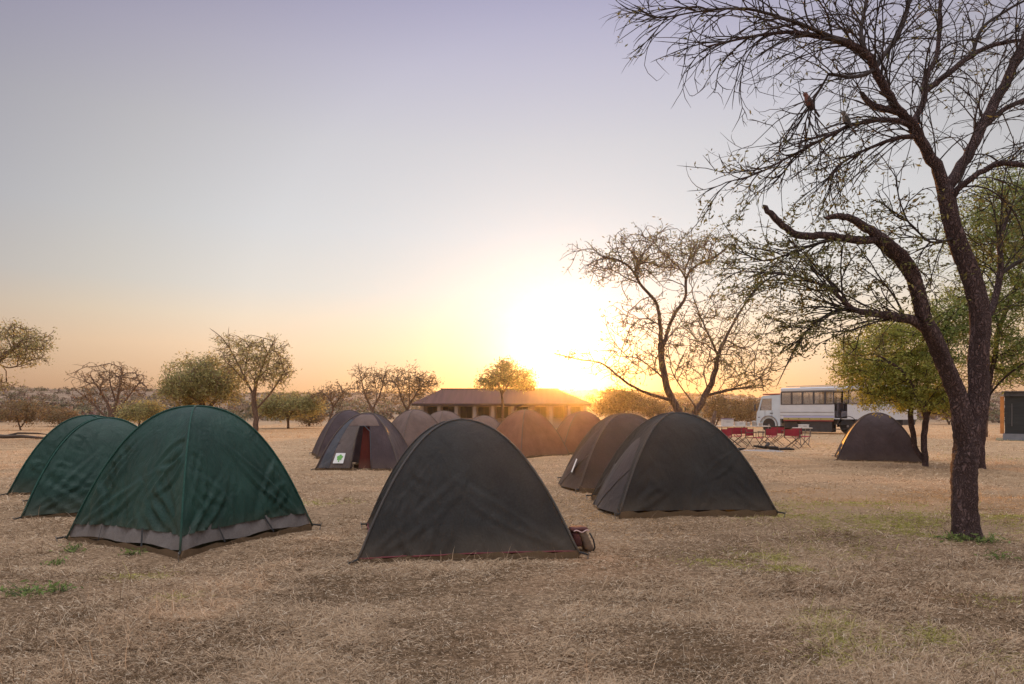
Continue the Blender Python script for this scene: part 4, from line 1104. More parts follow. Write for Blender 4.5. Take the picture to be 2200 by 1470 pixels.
def bag():
    p = G(1245, 1185); p.z = gz1(p.x, p.y)
    T = thing('canvas_bag', p, 'brown canvas bag with maroon pocket and pink trim leaning by the charcoal tent', 'bag', R(12))
    T.scale = (0.88, 0.88, 0.86)
    def pillow(cx, cy, cz, sx, sy, sz, lean=0.0, n=14, e=0.55):
        vs = []; fs = []
        for i in range(n + 1):
            ph = -math.pi / 2 + math.pi * i / n
            for k in range(2 * n):
                th = math.pi * k / n
                f = lambda c: math.copysign(abs(c) ** e, c)
                x = f(math.cos(ph)) * f(math.cos(th)) * sx; yv = f(math.cos(ph)) * f(math.sin(th)) * sy; z = f(math.sin(ph)) * sz
                nn = mnoise.noise(Vector((x * 14, yv * 14, z * 14))) * 0.012
                x += nn; yv += nn * 0.6
                vs.append((cx + x + lean * (-z), cy + yv, cz + z))
        m = 2 * n
        for i in range(n):
            for k in range(m): fs.append((i * m + k, i * m + (k + 1) % m, (i + 1) * m + (k + 1) % m, (i + 1) * m + k))
        return vs, fs
    MB().add(*pillow(0.06, 0, 0.125, 0.055, 0.10, 0.13, 0.42)).build('bag_body', M_canvas, T, smooth=True)
    MB().add(*pillow(-0.05, -0.02, 0.155, 0.05, 0.08, 0.09, 0.2)).build('pocket', M_maroon, T, smooth=True)
    fl = MB().add(*pillow(-0.015, -0.01, 0.265, 0.105, 0.09, 0.028, -0.1)).build('flap', M_maroon, T, smooth=True)
    MB().tube([(-0.10 + 0.018 * k, -0.105 + 0.004 * math.sin(k), 0.252 + 0.012 * math.sin(k * 0.9)) for k in range(11)], 0.008, 6).build('trim', M_pink, fl, smooth=True)
    MB().tube([(0.09, -0.09, 0.23), (0.13, -0.11, 0.15), (0.15, -0.10, 0.06), (0.14, -0.07, 0.01)], 0.009, 6).build('shoulder_strap', M_black, T, smooth=True)
    q = G(1238, 1172); q.z = gz1(q.x, q.y)
    Y = thing('pouch', q, 'small yellow cloth pouch tucked between the canvas bag and tent', 'pouch', R(12))
    MB().add(*pillow(-0.02, -0.09, 0.06, 0.055, 0.035, 0.055, 0.2)).build('pouch_body', M_yellow, Y, smooth=True)
    MB().tube([(-0.06, -0.1, 0.10), (-0.03, -0.115, 0.125), (0.0, -0.1, 0.11)], 0.006, 6).build('drawstring', M_black, Y, smooth=True)


bag()

# ------------------------------------------------------------------ overland truck
M_tw = mat('white_truck_paint', (0.62, 0.64, 0.67), 0.35, var=0.06, vscale=1.5, bump=0.06, bscale=3)
M_tw2 = mat('pale_blue_cab_paint', (0.58, 0.66, 0.72), 0.32, var=0.06, vscale=1.5)
M_dark = mat('dark_chassis', (0.045, 0.042, 0.045), 0.7, var=0.2, vscale=4)
M_tyre = mat('tyre_rubber', (0.035, 0.033, 0.035), 0.9)
M_rim = mat('steel_rim', (0.25, 0.23, 0.23), 0.5, metal=0.5)
M_ys = mat('yellow_stripe_paint', (0.42, 0.36, 0.13), 0.5)
M_rs = mat('red_stripe_paint', (0.30, 0.05, 0.05), 0.4)
M_bs = mat('lilac_stripe_paint', (0.45, 0.45, 0.66), 0.4)
M_frame = mat('window_rubber', (0.07, 0.065, 0.07), 0.6)
M_glass = glass_mat('window_glass')
M_seat = mat('seat_cloth', (0.16, 0.15, 0.17), 0.8)
M_lamp = mat('lamp_lens', (0.7, 0.68, 0.6), 0.1)
M_canv = mat('maroon_cab_roof', (0.35, 0.10, 0.07), 0.7)


def truck():
    fx, fy = P(1624, 900, 46.8).x, 46.8
    rx, ry = P(1938, 900, 39.7).x, 39.7
    v = Vector((rx - fx, ry - fy, 0)); Ln = v.length
    T = thing('overland_truck', (fx, fy, gz1(fx, fy)), 'white overland truck with long passenger windows and yellow red side stripe', 'truck', math.atan2(v.y, v.x))
    W_ = 2.4
    # cab: +x runs to the rear, y from 0 (side seen) to W_
    x1 = 1.75
    prof = [(0.05, 0.45), (0.0, 0.75), (0.02, 1.35), (0.10, 1.50), (0.36, 2.38), (0.55, 2.50), (x1 - 0.03, 2.56), (x1 - 0.03, 0.45)]
    def extr(pr, y0, y1):
        n = len(pr)
        return [(x, y0, z) for x, z in pr] + [(x, y1, z) for x, z in pr], [tuple(range(n)), tuple(range(2 * n - 1, n - 1, -1))] + [(i, (i + 1) % n, n + (i + 1) % n, n + i) for i in range(n)]
    # shell below the windows, pillars and roof leave the side window open
    low = [(0.05, 0.45), (0.0, 0.75), (0.02, 1.35), (0.10, 1.50), (x1 - 0.03, 1.50), (x1 - 0.03, 0.45)]
    cab = MB().add(*extr(low, 0.08, W_ - 0.08))
    cab.add(*extr([(0.33, 2.30), (0.40, 2.44), (0.58, 2.50), (x1 - 0.03, 2.54), (x1 - 0.03, 2.30)], 0.08, W_ - 0.08))
    for y0 in (0.08, W_ - 0.16):
        cab.add(*extr([(0.11, 1.502), (0.20, 1.502), (0.43, 2.298), (0.34, 2.298)], y0, y0 + 0.08))
        cab.add(*extr([(1.12, 1.502), (x1 - 0.03, 1.502), (x1 - 0.03, 2.298), (1.12, 2.298)], y0, y0 + 0.08))
    cab = cab.build('cab', M_tw2, T)
    MB().add(*extr([(0.21, 1.503), (1.115, 1.503), (1.115, 2.297), (0.44, 2.297)], 0.115, 0.125)).build('side_window', M_glass, cab)
    MB().add(*extr([(0.21, 1.503), (1.115, 1.503), (1.115, 2.297), (0.44, 2.297)], W_ - 0.125, W_ - 0.115)).build('side_window', M_glass, cab)
    MB().add([(0.12, 0.17, 1.52), (0.12, W_ - 0.17, 1.52), (0.345, W_ - 0.17, 2.29), (0.345, 0.17, 2.29)], [(0, 1, 2, 3)]).build('windscreen', M_glass, cab)
    MB().box((0.45, 0.06, 2.545), (x1 - 0.04, W_ - 0.06, 2.63), 0.02).build('roof_panel', M_canv, cab)
    MB().box((-0.10, 0.10, 0.35), (0.10, W_ - 0.10, 0.72), 0.03).build('bumper', M_dark, T)
    for y in (0.22, W_ - 0.50):
        MB().box((-0.11, y, 0.47), (-0.09, y + 0.28, 0.62)).build('headlight', M_lamp, T)
    MB().box((0.18, -0.02, 1.0), (0.30, -0.005, 1.05)).box((1.0, 0.05, 1.28), (1.2, 0.078, 1.33)).build('door_handle', M_frame, cab)
    MB().box((0.62, 0.075, 0.62), (0.64, 0.079, 1.50)).box((1.13, 0.075, 0.9), (1.15, 0.079, 1.50)).build('door_gap', M_frame, cab)
    mr = MB().tube([(0.20, 0.06, 1.9), (0.08, -0.18, 1.95), (0.06, -0.20, 1.72)], 0.014, 6).box((0.02, -0.30, 1.45), (0.08, -0.12, 1.92), 0.015).build('mirror', M_frame, cab)
    # coach body
    bx0, bx1 = x1, Ln - 0.05
    zf, zs, zt, zr = 0.94, 1.86, 2.72, 2.98
    dx0, dx1 = 5.35, 6.15                       # open doorway towards the rear
    body = MB()
    body.box((bx0, 0.0, zf), (dx0, 0.05, zs)).box((dx1, 0.0, zf), (bx1, 0.05, zs)).box((bx0, W_ - 0.05, zf), (bx1, W_, zs))
    body.box((bx0, 0.0, zt), (bx1, W_, zr), 0.06)
    body.box((bx0, 0.052, zf), (bx0 + 0.05, W_ - 0.052, zt - 0.002)).box((bx1 - 0.05, 0.052, zf), (bx1, W_ - 0.052, zt - 0.002)).box((bx0 + 0.052, 0.052, zf), (bx1 - 0.052, W_ - 0.052, zf + 0.06))
    body = body.build('coach_body', M_tw, T)
    # windows: each its own frame and pane on both sides
    xs = [bx0 + 0.06, bx0 + 0.80, bx0 + 1.54, bx0 + 2.28, bx0 + 3.02, bx0 + 3.58, dx1 + 0.05, dx1 + 0.8, dx1 + 1.55, dx1 + 2.2]
    for side_y in (0.0, W_ - 0.05):
        for k in range(9):
            if k == 5: continue
            a0, a1 = xs[k], min(xs[k + 1], bx1 - 0.06)
            if a1 - a0 < 0.25: continue
            fr = MB()
            fr.box((a0, side_y - 0.012, zs + 0.003), (a1 - 0.004, side_y + 0.058, zs + 0.05)).box((a0, side_y - 0.012, zt - 0.06), (a1 - 0.004, side_y + 0.058, zt - 0.003))
            fr.box((a0, side_y - 0.012, zs + 0.052), (a0 + 0.05, side_y + 0.058, zt - 0.062)).box((a1 - 0.05, side_y - 0.012, zs + 0.052), (a1 - 0.004, side_y + 0.058, zt - 0.062))
            f = fr.build('window', M_frame, body)
            MB().box((a0 + 0.052, side_y + 0.02, zs + 0.053), (a1 - 0.052, side_y + 0.026, zt - 0.063)).build('pane', M_glass, f)
    # side strips and rails
    MB().box((bx0 + 0.02, -0.012, 1.36), (dx0 - 0.02, -0.001, 1.385)).box((bx0 + 0.02, -0.010, 1.15), (dx0 - 0.02, -0.001, 1.165)).build('side_moulding', M_frame, body)
    MB().box((bx0 + 0.25, -0.006, 1.02), (dx0 - 0.02, -0.001, 1.14)).build('lilac_stripe', M_bs, body)
    MB().box((bx0 + 0.25, -0.016, 0.88), (dx0 - 0.02, -0.004, 1.012)).build('yellow_stripe', M_ys, body)
    MB().box((bx0 + 0.25, -0.018, 0.80), (dx0 - 0.02, -0.004, 0.876)).build('red_stripe', M_rs, body)
    for k in range(5): MB().disc((bx0 + 0.6 + k * 0.72, -0.02, 0.95), (0, 1, 0), 0.03, 0.02, 10).build('latch', M_frame, body)
    MB().tube([(bx0 + 0.3, 0.25, zr + 0.10), (bx1 - 0.3, 0.25, zr + 0.10)], 0.02, 6).tube([(bx0 + 0.3, W_ - 0.25, zr + 0.10), (bx1 - 0.3, W_ - 0.25, zr + 0.10)], 0.02, 6).build('roof_rail', M_rim, body)
    # underbody: lockers, tanks, chassis
    MB().box((bx0, 0.25, 0.62), (bx1, W_ - 0.25, 0.935)).build('chassis', M_dark, T)
    MB().box((3.15, 0.03, 0.12), (5.2, 0.6, 0.795), 0.02).build('side_locker', M_dark, T)
    MB().box((1.95, 0.12, 0.30), (2.95, 0.7, 0.79), 0.06).build('fuel_tank', M_dark, T)
    MB().box((6.9, 0.03, 0.35), (Ln - 0.2, 0.6, 0.9), 0.02).build('rear_locker', M_dark, T)
    MB().box((dx0 + 0.05, -0.25, 0.30), (dx1 - 0.05, 0.1, 0.34)).box((dx0 + 0.05, -0.1, 0.6), (dx1 - 0.05, 0.1, 0.64)).build('steps', M_dark, T)
    # wheels
    for x, y in ((0.92, 0.22), (0.92, W_ - 0.22), (6.15, 0.22), (6.15, W_ - 0.22)):
        ty = MB().lathe([(0.28, -0.15), (0.44, -0.15), (0.50, -0.11), (0.515, 0.0), (0.50, 0.11), (0.44, 0.15), (0.28, 0.15)], (x, y, 0.515), 28, 'y').build('wheel', M_tyre, T, smooth=False)
        MB().lathe([(0.06, -0.155), (0.10, -0.14), (0.24, -0.10), (0.275, -0.145), (0.285, -0.13), (0.285, 0.13), (0.275, 0.145), (0.24, 0.10), (0.06, 0.14)], (x, y, 0.515), 24, 'y').build('rim', M_rim, ty)
    for x in (0.92, 6.15):
        arc = [(x + 0.64 * math.cos(t), 0.515 + 0.64 * math.sin(t)) for t in np.linspace(-0.1, math.pi + 0.1, 18)]
        m = MB()
        vs = [(px, 0.0, pz) for px, pz in arc] + [(px, 0.42, pz) for px, pz in arc]
        vs += [(x + (px - x) * 0.93, 0.0, 0.515 + (pz - 0.515) * 0.93) for px, pz in arc]
        n = len(arc)
        m.add(vs, [(i, i + 1, n + i + 1, n + i) for i in range(n - 1)] + [(i, i + 1, 2 * n + i + 1, 2 * n + i) for i in range(n - 1)])
        m.build('mudguard', M_rim if x < 2 else M_dark, T)
    # seats inside, two rows of headrests seen through the panes
    for k in range(6):
        for y in (0.35, 1.35):
            x = bx0 + 0.45 + k * 0.68
            MB().box((x, y, 1.05), (x + 0.5, y + 0.75, 1.45), 0.04).box((x + 0.40, y, 1.42), (x + 0.52, y + 0.75, 1.98), 0.04).build('seat', M_seat, body)


truck()

# ------------------------------------------------------------------ long building
M_wall = mat('pale_plaster', (0.34, 0.27, 0.23), 0.9, var=0.12, vscale=1.0)
M_roof = mat('brown_sheet_roof', (0.105, 0.048, 0.038), 0.85, var=0.2, vscale=0.6, bump=0.4, bscale=2, stretch=(6, 0.4, 0.4))
M_col = mat('whitewashed_pillar', (0.44, 0.37, 0.33), 0.85, var=0.1)
M_dkgl = mat('dark_window', (0.03, 0.026, 0.024), 0.15)
M_fascia = mat('fascia_board', (0.07, 0.045, 0.035), 0.8)


def building():
    d = 58.0; k = d / F
    xl, xr = (884 - 1100) * k, (1272 - 1100) * k
    T = thing('long_building', ((xl + xr) / 2, d, gz1(0, d)), 'long low building with a brown hipped roof and whitewashed pillars', 'building', 0)
    hw = (xr - xl) / 2; dep = 9.0; ez = CAM_H + 18 * k; rz = CAM_H + 53 * k
    g = MB()
    rl, rr = (938 - 1100) * k - (xl + xr) / 2, (1205 - 1100) * k - (xl + xr) / 2
    # hipped roof with a thick eave
    e = [(-hw, 0, ez), (hw, 0, ez), (hw, dep, ez), (-hw, dep, ez)]
    lo = [(x, y, z - 0.14) for x, y, z in e]
    ridge = [(rl, dep * 0.5, rz), (rr, dep * 0.5, rz)]
    g.add(e + lo + ridge, [(0, 1, 9, 8), (1, 2, 9), (2, 3, 8, 9), (3, 0, 8), (4, 5, 1, 0), (5, 6, 2, 1), (6, 7, 3, 2), (7, 4, 0, 3), (7, 6, 5, 4)])
    roof = g.build('roof', M_roof, T)
    MB().box((rl - 0.1, dep * 0.5 - 0.16, rz - 0.06), (rr + 0.1, dep * 0.5 + 0.16, rz + 0.05)).build('ridge_cap', M_fascia, roof)
    cx = (1138 - 1100) * k - (xl + xr) / 2
    MB().box((cx - 0.75, dep * 0.5 - 0.6, rz - 0.25), (cx + 0.55, dep * 0.5 + 0.6, rz + 0.24)).box((cx - 0.9, dep * 0.5 - 0.75, rz + 0.242), (cx + 0.7, dep * 0.5 + 0.75, rz + 0.31)).build('roof_vent', M_roof, roof)
    MB().box((-hw + 0.02, -0.04, ez - 0.20), (hw - 0.02, -0.003, ez - 0.02)).build('fascia', M_fascia, roof)
    # wall set back behind a verandah
    wz = ez - 0.142
    openings = [(913, 938), (947, 972), (986, 1012), (1026, 1050), (1066, 1092), (1110, 1136), (1150, 1176), (1192, 1216), (1230, 1252)]
    w = MB(); x_prev = -hw + 0.6; zb0, zb1 = 0.85, wz - 0.12
    for a, b_ in openings:
        x0, x1 = (a - 1100) * k - (xl + xr) / 2, (b_ - 1100) * k - (xl + xr) / 2
        w.box((x_prev, 1.6, -0.3), (x0, 1.8, wz)); w.box((x0 + 0.002, 1.603, -0.3), (x1 - 0.002, 1.797, zb0)); w.box((x0 + 0.002, 1.603, zb1), (x1 - 0.002, 1.797, wz - 0.003)); x_prev = x1
    w.box((x_prev, 1.6, -0.3), (hw - 0.6, 1.8, wz))
    w.box((-hw + 0.6, 1.803, -0.3), (-hw + 0.8, dep - 0.6, wz - 0.002)).box((hw - 0.8, 1.803, -0.3), (hw - 0.6, dep - 0.6, wz - 0.002)).box((-hw + 0.803, dep - 0.8, -0.3), (hw - 0.803, dep - 0.6, wz - 0.002))
    wall = w.build('wall', M_wall, T)
    for a, b_ in openings:
        x0, x1 = (a - 1100) * k - (xl + xr) / 2, (b_ - 1100) * k - (xl + xr) / 2
        f = MB().box((x0 + 0.004, 1.66, zb0 + 0.003), (x0 + 0.06, 1.74, zb1 - 0.003)).box((x1 - 0.06, 1.66, zb0 + 0.003), (x1 - 0.004, 1.74, zb1 - 0.003)).box(((x0 + x1) / 2 - 0.03, 1.66, zb0 + 0.003), ((x0 + x1) / 2 + 0.03, 1.74, zb1 - 0.003)).build('window', M_fascia, wall)
        MB().box((x0 + 0.01, 1.70, zb0 + 0.006), (x1 - 0.01, 1.712, zb1 - 0.006)).build('pane', M_dkgl, f)
    for px in (905, 942, 979, 1019, 1058, 1101, 1143, 1184, 1223, 1258):
        x = (px - 1100) * k - (xl + xr) / 2
        MB().box((x - 0.14, 0.35, -0.3), (x + 0.14, 0.63, wz - 0.004), 0.02).build('pillar', M_col, T)
    MB().box((-hw + 0.3, 0.40, -0.3), (hw - 0.3, 0.56, 0.55)).build('verandah_wall', M_wall, T)


building()

# ------------------------------------------------------------------ dark shed at the edge
M_shed = mat('black_shed_board', (0.022, 0.026, 0.028), 0.6, var=0.3, vscale=2.5, bump=0.3, bscale=6, stretch=(0.4, 0.4, 4))
M_plinth = mat('grey_plinth', (0.22, 0.22, 0.24), 0.85, var=0.15)
M_sunlit_edge = mat('sunlit_edge_orange', (0.55, 0.22, 0.06), 0.6, var=0.2, vscale=3)  # orange sunlight put into the colour
M_slateroof = mat('dark_sheet_roof', (0.07, 0.07, 0.075), 0.7, var=0.2)
M_slab = mat('mossy_slab', (0.16, 0.19, 0.13), 0.9, var=0.2)


def shed():
    d = 33.5; k = d / F
    x0 = (2158 - 1100) * k; zt = CAM_H + 44 * k
    T = thing('dark_shed', (x0, d, 0), 'dark boarded shed with a sunlit edge painted orange on a grey plinth', 'shed', R(-36))
    MB().box((0.02, 0.02, 0.33), (3.6, 2.6, zt - 0.25)).build('board_wall', M_shed, T)
    MB().box((-0.06, -0.04, 0.0), (3.7, 2.7, 0.327)).build('plinth', M_plinth, T)
    MB().box((-0.35, -0.35, -0.12), (4.2, 3.0, 0.03)).build('slab', M_slab, T)
    MB().box((-0.02, -0.12, zt - 0.247), (3.9, 2.8, zt - 0.05)).box((-0.12, -0.22, zt - 0.047), (4.0, 2.9, zt)).build('roof', M_slateroof, T)
    MB().box((-0.17, -0.03, 0.331), (-0.01, 0.13, zt - 0.25), 0.01).build('sunlit_edge', M_sunlit_edge, T)  # added strip, its orange stands for low sun on the side wall
    MB().tube([(0.3, 0.0, 0.7), (0.3, 0.0, zt - 0.6)], 0.012, 6).build('door_bar', M_rim, T)
    MB().disc((0.12, -0.14, zt - 0.15), (0, 1, 0), 0.07, 0.06, 14).build('lamp', M_frame, T)


shed()

# ------------------------------------------------------------------ red chairs, tables, fire place
M_redc = mat('red_canvas', (0.28, 0.022, 0.040), 0.85, var=0.2, vscale=5)
M_wood = mat('chair_wood', (0.10, 0.07, 0.05), 0.75, var=0.2)
M_tabletop = mat('pale_table_top', (0.55, 0.50, 0.44), 0.5, var=0.08)


def chair():
    T = thing('folding_chair', (0, 0, 0), '', 'chair', 0, 'red folding chairs in a row')
    w, dp = 0.26, 0.21
    n = 8; vs = []
    for j in range(2):
        for i in range(n + 1):
            u = i / n; vs.append((-w + 2 * w * u, (-dp if j == 0 else dp), 0.45 - 0.03 * math.sin(math.pi * u)))
    vs += [(x, y, z - 0.008) for x, y, z in vs]
    m = 2 * (n + 1)
    fs = [(i, i + 1, n + 2 + i, n + 1 + i) for i in range(n)] + [(m + n + 1 + i, m + n + 2 + i, m + i + 1, m + i) for i in range(n)] + [(i, m + i, m + i + 1, i + 1) for i in range(n)]
    MB().add(vs, fs).build('seat', M_redc, T, smooth=True)
    vs = []
    for j in range(2):
        for i in range(n + 1):
            u = i / n; vs.append((-w + 2 * w * u, dp + 0.02 + 0.05 * math.sin(math.pi * u), 0.50 + 0.25 * j))
    MB().add(vs + [(x, y + 0.006, z) for x, y, z in vs], fs[:n * 2]).build('backrest', M_redc, T, smooth=True)
    for s in (-1, 1):
        MB().tube([(s * w, dp + 0.015, 0.42), (s * w, dp + 0.03, 0.77)], 0.013, 6).build('back_post', M_wood, T)
        MB().box((s * w - 0.025, -dp - 0.02, 0.62), (s * w + 0.025, dp + 0.0, 0.645), 0.006).build('armrest', M_wood, T)
        MB().tube([(s * w, -dp, 0.43), (s * w, -dp, 0.62)], 0.012, 6).build('arm_post', M_wood, T)
    for y in (-dp, dp):
        MB().tube([(-w, y, 0.44), (w, y + 0.0, 0.01)], 0.012, 6).build('leg', M_wood, T)
        MB().tube([(w, y + 0.024, 0.44), (-w, y + 0.024, 0.01)], 0.012, 6).build('leg', M_wood, T)
    return T


order = ['first', 'second', 'third', 'fourth', 'fifth', 'sixth', 'seventh', 'eighth']
c0 = chair()
chx = [1722, 1698, 1672, 1647, 1622, 1597, 1574, 1552]
for i, px in enumerate(chx):
    p = G(px + [0, 3, -4, 2, 0, -3, 4, 0][i], 962 + [0, 2.5, -2.5, 1, 3, -3, 0.5, 2][i]); p.z = gz1(p.x, p.y)
    lb = 'red canvas folding chair, %s of its row counted from the truck end' % order[i]
    rz = R([22, 160, -34, 196, 38, 150, -18, 205][i])
    if i == 0: c0.location = p; c0.rotation_euler = (0, 0, rz); c0['label'] = lb
    else: dup(c0, p, rz, lb)


def table(px, py, w, dp, h, label, rz=0.0):
    p = G(px, py); p.z = gz1(p.x, p.y)
    T = thing('folding_table', p, label, 'table', rz, 'camp tables')
    MB().box((-w, -dp, h - 0.035), (w, dp, h), 0.008).build('table_top', M_tabletop, T)
    for sx in (-1, 1):
        for sy in (-1, 1):
            MB().tube([(sx * (w - 0.08), sy * (dp - 0.05), h - 0.03), (sx * (w - 0.16), sy * (dp - 0.04), 0.0)], 0.016, 6).build('leg', M_rim, T)
    return p, h


tp, th = table(1596, 950, 1.15, 0.35, 0.74, 'long folding table loaded with kitchen boxes behind the red chairs')
tq, tqh = table(1724, 956, 0.32, 0.28, 0.72, 'small folding table at the truck end of the chair row')
M_box = mat('white_plastic_box', (0.6, 0.58, 0.55), 0.5, var=0.08)
M_lid = mat('lilac_lid', (0.22, 0.18, 0.32), 0.5)
M_tin = mat('tin', (0.4, 0.38, 0.36), 0.35, metal=0.7)


def crate(x, y, z, w, d_, h, label, body, lid, rz=0.0):
    T = thing('storage_box', (x, y, z), label, 'box', rz, 'kitchen boxes on the camp tables')
    MB().box((-w, -d_, 0.001), (w, d_, h), 0.012).build('box_body', body, T)
    MB().box((-w - 0.012, -d_ - 0.012, h + 0.001), (w + 0.012, d_ + 0.012, h + 0.03), 0.008).build('lid', lid, T)
    MB().tube([(-w * 0.4, -d_ - 0.008, h * 0.6), (-w * 0.3, -d_ - 0.035, h * 0.6), (w * 0.3, -d_ - 0.035, h * 0.6), (w * 0.4, -d_ - 0.008, h * 0.6)], 0.008, 5).build('handle', M_frame, T)


zt_ = tp.z + th
crate(tp.x - 0.72, tp.y, zt_, 0.24, 0.18, 0.30, 'white storage box with a lilac lid on the long folding table', M_box, M_lid)
crate(tp.x - 0.12, tp.y + 0.02, zt_, 0.20, 0.17, 0.16, 'low all white storage box in the middle of the long table', M_box, M_box)
crate(tq.x + 0.05, tq.y, tq.z + tqh, 0.17, 0.14, 0.10, 'flat white box on the small folding table', M_box, M_box)
for i, (dx, r_, h_, lb) in enumerate(((0.26, 0.09, 0.14, 'squat tin cooking pot next to the low white box'), (0.52, 0.11, 0.20, 'tall tin cooking pot second from the truck end of the long table'), (0.82, 0.08, 0.12, 'small tin cooking pot at the truck end of the long table'))):
    T = thing('cooking_pot', (tp.x + dx, tp.y, zt_ + 0.001), lb, 'pot', 0, 'tin pots on the long table')
    MB().lathe([(r_ * 0.9, 0), (r_, 0.02), (r_, h_), (r_ * 0.94, h_), (r_ * 0.94, h_ - 0.01)], n=18).build('pot_body', M_tin, T, smooth=False)
    MB().lathe([(r_ * 1.03, h_ + 0.002), (r_ * 0.6, h_ + 0.02), (0.02, h_ + 0.028), (0.018, h_ + 0.05)], n=18).build('lid', M_tin, T)

M_char = mat('charred_wood', (0.03, 0.025, 0.022), 0.9, var=0.4, vscale=8, bump=0.8, bscale=20)
M_ash = mat('pale_ash', (0.34, 0.31, 0.29), 0.95, var=0.25, vscale=4, bump=0.6, bscale=12)
M_log = mat('dead_wood', (0.085, 0.06, 0.045), 0.9, var=0.35, vscale=6, bump=0.9, bscale=14, stretch=(0.3, 1, 1))
fp = G(1636, 969); fp.z = gz1(fp.x, fp.y)
ash = thing('fire_ash', fp, 'flat heap of pale ash under the charred firewood', 'ash', 0)
mb = MB(); vs = [(0, 0, 0.07)]; fs = []
for j, rr in enumerate((0.25, 0.5, 0.8)):
    for i in range(20):
        a_ = 2 * math.pi * i / 20; q = rr * (1 + 0.2 * mnoise.noise(Vector((math.cos(a_) * 2, math.sin(a_) * 2, j))))
        vs.append((q * math.cos(a_) * 1.3, q * math.sin(a_), (0.055, 0.03, -0.03)[j] + 0.015 * mnoise.noise(Vector((i, j, 3)))))
for i in range(20): fs.append((0, 1 + i, 1 + (i + 1) % 20))
for j in range(2):
    for i in range(20): fs.append((1 + j * 20 + i, 21 + j * 20 + i, 21 + j * 20 + (i + 1) % 20, 1 + j * 20 + (i + 1) % 20))
mb.add(vs, fs).build('ash_heap', M_ash, ash, smooth=True)
FL = [(-0.9, 0.1, 0.4, 0.0, 'long charred log lying towards the porch tent'), (0.1, -0.15, 2.7, 0.05, 'charred log lying across the middle of the ash'), (0.25, 0.1, 1.1, 0.1, 'short charred log propped on top of the fire heap'), (0.75, 0.05, -0.35, 0.0, 'charred log pointing out of the ash towards the truck')]
for i, (dx, dy, an, dz, lb) in enumerate(FL):
    T = thing('firewood', (fp.x + dx, fp.y + dy, fp.z + 0.05 + dz), lb, 'firewood', an, 'charred logs in the fire place')
    pts = [(-0.42 + 0.12 * k, 0.02 * math.sin(k * 1.7 + i), 0.03 + 0.012 * math.sin(k + i) + dz * 0.15 * k) for k in range(8)]
    MB().tube(pts, [0.035, 0.05, 0.048, 0.052, 0.047, 0.05, 0.042, 0.03], 8).build('log_wood', M_char, T, smooth=True)
    MB().tube([pts[5], (pts[5][0] + 0.1, 0.12, pts[5][2] + 0.06)], [0.02, 0.012], 6).build('branch_stub', M_char, T, smooth=True)

# leaning stump between the acacia and the tables
p = G(1525, 960); p.z = gz1(p.x, p.y)
T = thing('tree_stump', p, 'leaning dead stump between the spreading acacia and the red chairs', 'stump', 0)
k_ = p.y / F
MB().tube([(0, 0, -0.05), (0.04, 0, 0.4), (0.08, 0.02, 0.8), (0.15, 0.02, 1.1), (0.24, 0.03, 1.45)], [0.17, 0.14, 0.11, 0.10, 0.05], 9).build('stump_wood', M_bark2, T, smooth=True)
MB().tube([(0.06, 0, 0.6), (-0.06, 0, 0.8)], [0.05, 0.03], 6).build('branch_stub', M_bark2, T, smooth=True)

# fallen log left
p = G(40, 944); p.z = gz1(p.x, p.y)
T = thing('fallen_log', p, 'long fallen branch lying in the grass past the half hidden green tent', 'log', R(-3))
MB().tube([(-2.4, 0.2, 0.22), (-1.6, 0.1, 0.16), (-0.8, 0.0, 0.12), (0.1, 0.05, 0.14), (0.9, 0.0, 0.08), (1.7, -0.1, 0.05)], [0.11, 0.12, 0.10, 0.09, 0.07, 0.04], 9).build('log_wood', M_log, T, smooth=True)
MB().tube([(-0.8, 0.0, 0.12), (-0.2, 0.2, 0.30), (0.7, 0.35, 0.28), (1.3, 0.4, 0.22)], [0.06, 0.05, 0.04, 0.02], 7).build('side_branch', M_log, T, smooth=True)

